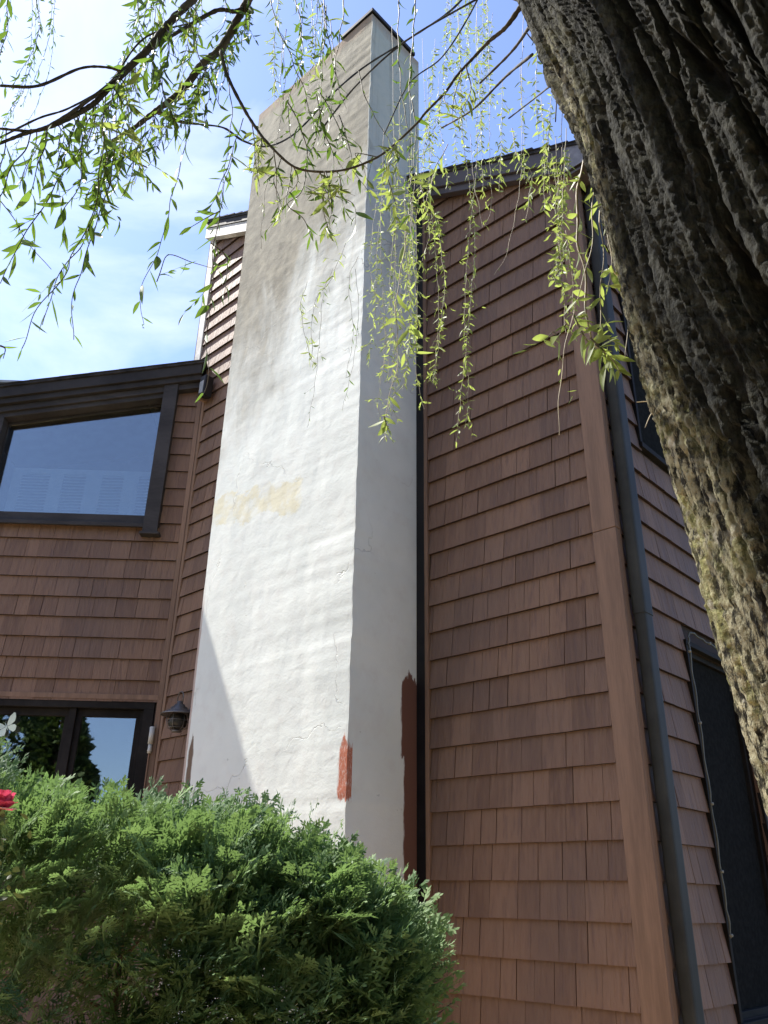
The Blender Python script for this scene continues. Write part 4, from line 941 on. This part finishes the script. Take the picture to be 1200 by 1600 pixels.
# ------------------------------------------------------------------ cedar hedge
hedge = empty('cedar_hedge', (-1.2, 3.3, 0), 0, label='dense green cedar hedge with flat fern-like sprays in front of the chimney base', cat='hedge')
def fan_template(seed):
    rd = random.Random(seed); V = []; Fq = []
    def rh(p, d, l, w_, z0, z1):      # rhombus in plane, p,d 2-D
        nx, ny = -d[1], d[0]; b = len(V)
        V.extend([(p[0], p[1], z0), (p[0]+d[0]*l*.5+nx*w_, p[1]+d[1]*l*.5+ny*w_, (z0+z1)/2+.001), (p[0]+d[0]*l, p[1]+d[1]*l, z1), (p[0]+d[0]*l*.5-nx*w_, p[1]+d[1]*l*.5-ny*w_, (z0+z1)/2+.001)])
        Fq.append((b, b+1, b+2, b+3))
    Lm = 1.0
    rh((0, 0), (1, 0), Lm, .012, 0, -.25)
    n = 13
    for i in range(n):
        x = .10+.86*i/n; sgn = 1 if i % 2 else -1; l = (.44*(1-abs(x-.30)*.75))*(1-x*.45)*rd.uniform(.8, 1.15); a = R(rd.uniform(36, 50)); d = (math.cos(a), sgn*math.sin(a)); z0 = -.25*x*x
        zz = z0-.05*l+rd.uniform(-.05, .05)
        rh((x, 0), d, l, .016, z0, zz)
        m_ = 6
        for j in range(m_):
            q = .16+.80*j/m_; s2 = 1 if j % 2 else -1; a2 = a*sgn+s2*R(rd.uniform(30, 45)); l2 = l*.52*(1-q*.5)*rd.uniform(.8, 1.2)+.015
            pz = z0+(zz-z0)*q
            rh((x+d[0]*l*q, d[1]*l*q), (math.cos(a2), math.sin(a2)), l2, .0155, pz, pz-rd.uniform(-.01, .04))
    return np.array(V), np.array(Fq)
FT = [fan_template(s_) for s_ in range(6)]
def ztop(x):
    return np.interp(x, [-3.5, -2.2, -1.35, -1.0, -.38, .0, .18, .28], [2.17, 2.15, 2.12, 2.08, 1.87, 1.68, 1.50, 1.22])
def build_hedge():
    N = 3600; FA = []; Vs = []; Fs = []; nv = 0
    g = np.random.default_rng(5)
    for k in range(N):
        x = -2.9+3.01*g.random()**.85 if k % 4 else g.uniform(-.7, .16)
        hy = .62*math.sqrt(max(.06, 1-max(0, (x+.55)/.80)**2)); zt = float(ztop(x)); zc = .95
        ph = R(g.uniform(-25, 125)) if k % 5 else R(g.uniform(-80, 140))
        c, s_ = math.cos(ph), math.sin(ph)
        r_ = 1-abs(g.normal())*.10 if g.random() < .72 else g.uniform(.4, .9)
        lump = 1+.22*float(vnoise(np.array([x*2.6]), np.array([ph*1.4]), np.array([0.5]), 2)[0])
        y = 3.30-hy*math.copysign(abs(c)**.7, c)*r_*lump; z = zc+(zt-.09-zc)*math.copysign(abs(s_)**.7, s_)*r_*lump
        n = np.array([.25*g.normal()+max(0, (x+.1)*2.2), -c, s_*.9]); n /= np.linalg.norm(n)
        d = n*.75+np.array([.28, -.10, .28])+g.normal(size=3)*.30; d /= np.linalg.norm(d)
        up = np.array([0, -.45, 1.0])+n*.45+g.normal(size=3)*.30; up -= d*np.dot(up, d); up /= np.linalg.norm(up); sd = np.cross(up, d)
        l = g.uniform(.11, .34)
        T_, Ff = FT[k % 6]; p = np.array([x, y, z])-d*l*.55
        Vs.append(p+T_[:, :1]*l*d+T_[:, 1:2]*l*sd+T_[:, 2:3]*l*up); Fs.append(Ff+nv); nv += len(T_); FA.append(np.full(len(T_), g.random()*.7+.3*g.random()*min(1, max(0, r_))))
    V = np.vstack(Vs)-np.array([-1.2, 3.3, 0]); me = np_mesh('foliage', V, np.vstack(Fs), [CEDAR])
    fa = me.attributes.new('fan', 'FLOAT', 'POINT'); fa.data.foreach_set('value', np.concatenate(FA).astype(np.float32))
    link_mesh('foliage', me, hedge)
    mb = MB(); rd = random.Random(8)
    for x in (-2.7, -2.1, -1.5, -.9, -.35, .0):
        b0 = Vector((x+1.2, rd.uniform(-.1, .1), 0)); mb.tube([b0, b0+Vector((.02, .02, .6)), b0+Vector((-.01, 0, 1.4*ztop(x)/2))], [.03, .022, .008], 7)
        for q in range(16):
            z = rd.uniform(.2, 1.4*float(ztop(x))/2); a = rd.uniform(0, 6.28); l = rd.uniform(.25, .45)*(.6 if x > -.2 else 1); p0 = b0+Vector((0, 0, z)); p1 = p0+Vector((math.cos(a)*l, math.sin(a)*l, l*.6))
            mb.tube([p0, (p0+p1)/2+Vector((0, 0, -.02)), p1], [.008, .005, .002], 5)
    mb.build('stem', STEM, hedge, smooth=True, fix=False)
build_hedge()

# ------------------------------------------------------------------ rose at the left edge
rb = at(3, 1256, 2.25); rose = empty('rose_bush', (rb[0]-.02, rb[1], 0), 0, label='rose bush with one pink-red bloom at the far left before the hedge', cat='rose bush')
RO = Vector((-(rb[0]-.02), -rb[1], 0))
def build_rose():
    c = Vector(rb)+RO; mb = MB()
    for ring, (n, rad, tilt, hgt) in enumerate([(5, .040, 75, .030), (6, .035, 50, .036), (6, .028, 30, .040), (5, .018, 14, .040), (3, .010, 4, .036)]):
        for i in range(n):
            a = 2*math.pi*i/n+ring*.6; ca, sa = math.cos(a), math.sin(a); b = len(mb.v); t = R(tilt)
            for v in range(5):
                f_ = v/4; rr = .006+math.sin(t)*hgt*1.1*f_; zz = -.012+math.cos(t)*hgt*1.1*f_+(.0-.008*f_*f_ if tilt > 40 else 0)
                wv = .020*math.sin(math.pi*(.12+.80*f_))**.7
                for s_ in (-1, -.5, 0, .5, 1):
                    aa = s_*wv; cup = .006*s_*s_
                    mb.v.append((c.x+ca*(rr-cup)-sa*aa, c.y+sa*(rr-cup)+ca*aa, c.z+zz+random.uniform(-.001, .001)))
            for v in range(4):
                for s_ in range(4): mb.q.append((b+v*5+s_, b+v*5+s_+1, b+(v+1)*5+s_+1, b+(v+1)*5+s_)); mb.m.append(1 if (ring == 0 and i in (0, 4)) else 0)
    mb.build('bloom', [PETAL, PETALP], rose, smooth=True, fix=False)
    mb = MB(); st = [Vector((.02, 0, 0)), Vector((-.03, .01, .7)), Vector((.0, 0, c.z-.15)), c+Vector((0, 0, -.012))]
    mb.tube([Vector(p) for p in smooth_curve(st, 8)], .0045, 7); mb.tube([Vector((-.05, .05, 0)), Vector((-.12, .02, .8)), Vector((-.16, 0, 1.35))], .005, 7); mb.tube([Vector((.05, .0, 0)), Vector((.03, -.03, .8)), Vector((.05, -.03, 1.45))], .004, 7)
    mb.build('stem', mat_plain('rose_stem', (.10, .09, .04), .15, .6), rose, smooth=True)
    V = []; Fq = []; nv = 0; T_, Ff = leaf_template(.2, .4); g = np.random.default_rng(3)
    for k in range(110):
        z = c.z-.03-abs(g.normal())*.13 if k < 100 else g.uniform(.7, 1.5); p = np.array([c.x+g.normal()*.05-(.02), c.y+g.normal()*.05, z]); d = g.normal(size=3)+[0, -.3, .1]; d /= np.linalg.norm(d)
        u_ = np.cross(d, g.normal(size=3)); u_ /= np.linalg.norm(u_); s_ = np.cross(u_, d); l = g.uniform(.016, .030)
        V.append(p+T_[:, :1]*l*d+T_[:, 1:2]*l*.27*s_+T_[:, 2:3]*l*u_); Fq.append(Ff+nv); nv += len(T_)
    link_mesh('foliage', np_mesh('foliage', np.vstack(V), np.vstack(Fq), [ROSEL], smooth=True), rose)
build_rose()

# ------------------------------------------------------------------ a conifer behind the viewer, seen only mirrored in the lower window
def conifer(x, y, H, r_, seed, label):
    t = empty('conifer_tree', (x, y, 0), 0, label=label, cat='tree'); g = np.random.default_rng(seed)
    mb = MB(); mb.tube([(0, 0, 0), (0, 0, H*.5), (0, 0, H)], [.16, .09, .01], 9); mb.build('trunk', STEM, t, smooth=True)
    n = 17000; zz = H*(.06+.94*(1-np.sqrt(g.random(n)))); rr = r_*(1-zz/H)*(.5+.5*g.random(n)**.4)*(1+.12*np.sin(zz*7)); a = g.uniform(0, 6.28, n)
    P = np.stack([rr*np.cos(a), rr*np.sin(a), zz], 1); d = np.stack([np.cos(a), np.sin(a), g.uniform(-.2, .6, n)], 1)+g.normal(size=(n, 3))*.35; d /= np.linalg.norm(d, axis=1)[:, None]
    s_ = np.cross(d, g.normal(size=(n, 3))); s_ /= np.linalg.norm(s_, axis=1)[:, None]; l = g.uniform(.12, .28, n)[:, None]
    V = np.stack([P, P+d*l*.5+s_*l*.26, P+d*l, P+d*l*.5-s_*l*.26], 1).reshape(-1, 3)
    link_mesh('crown', np_mesh('crown', V, np.arange(4*n).reshape(-1, 4), [CONI]), t)
conifer(-8.7, -4.8, 10.5, 3.6, 2, 'taller dark conifer mirrored in the left pane of the lower window')
conifer(-6.5, -4.2, 6.3, 2.1, 1, 'dark conifer mirrored in the right pane of the lower window')
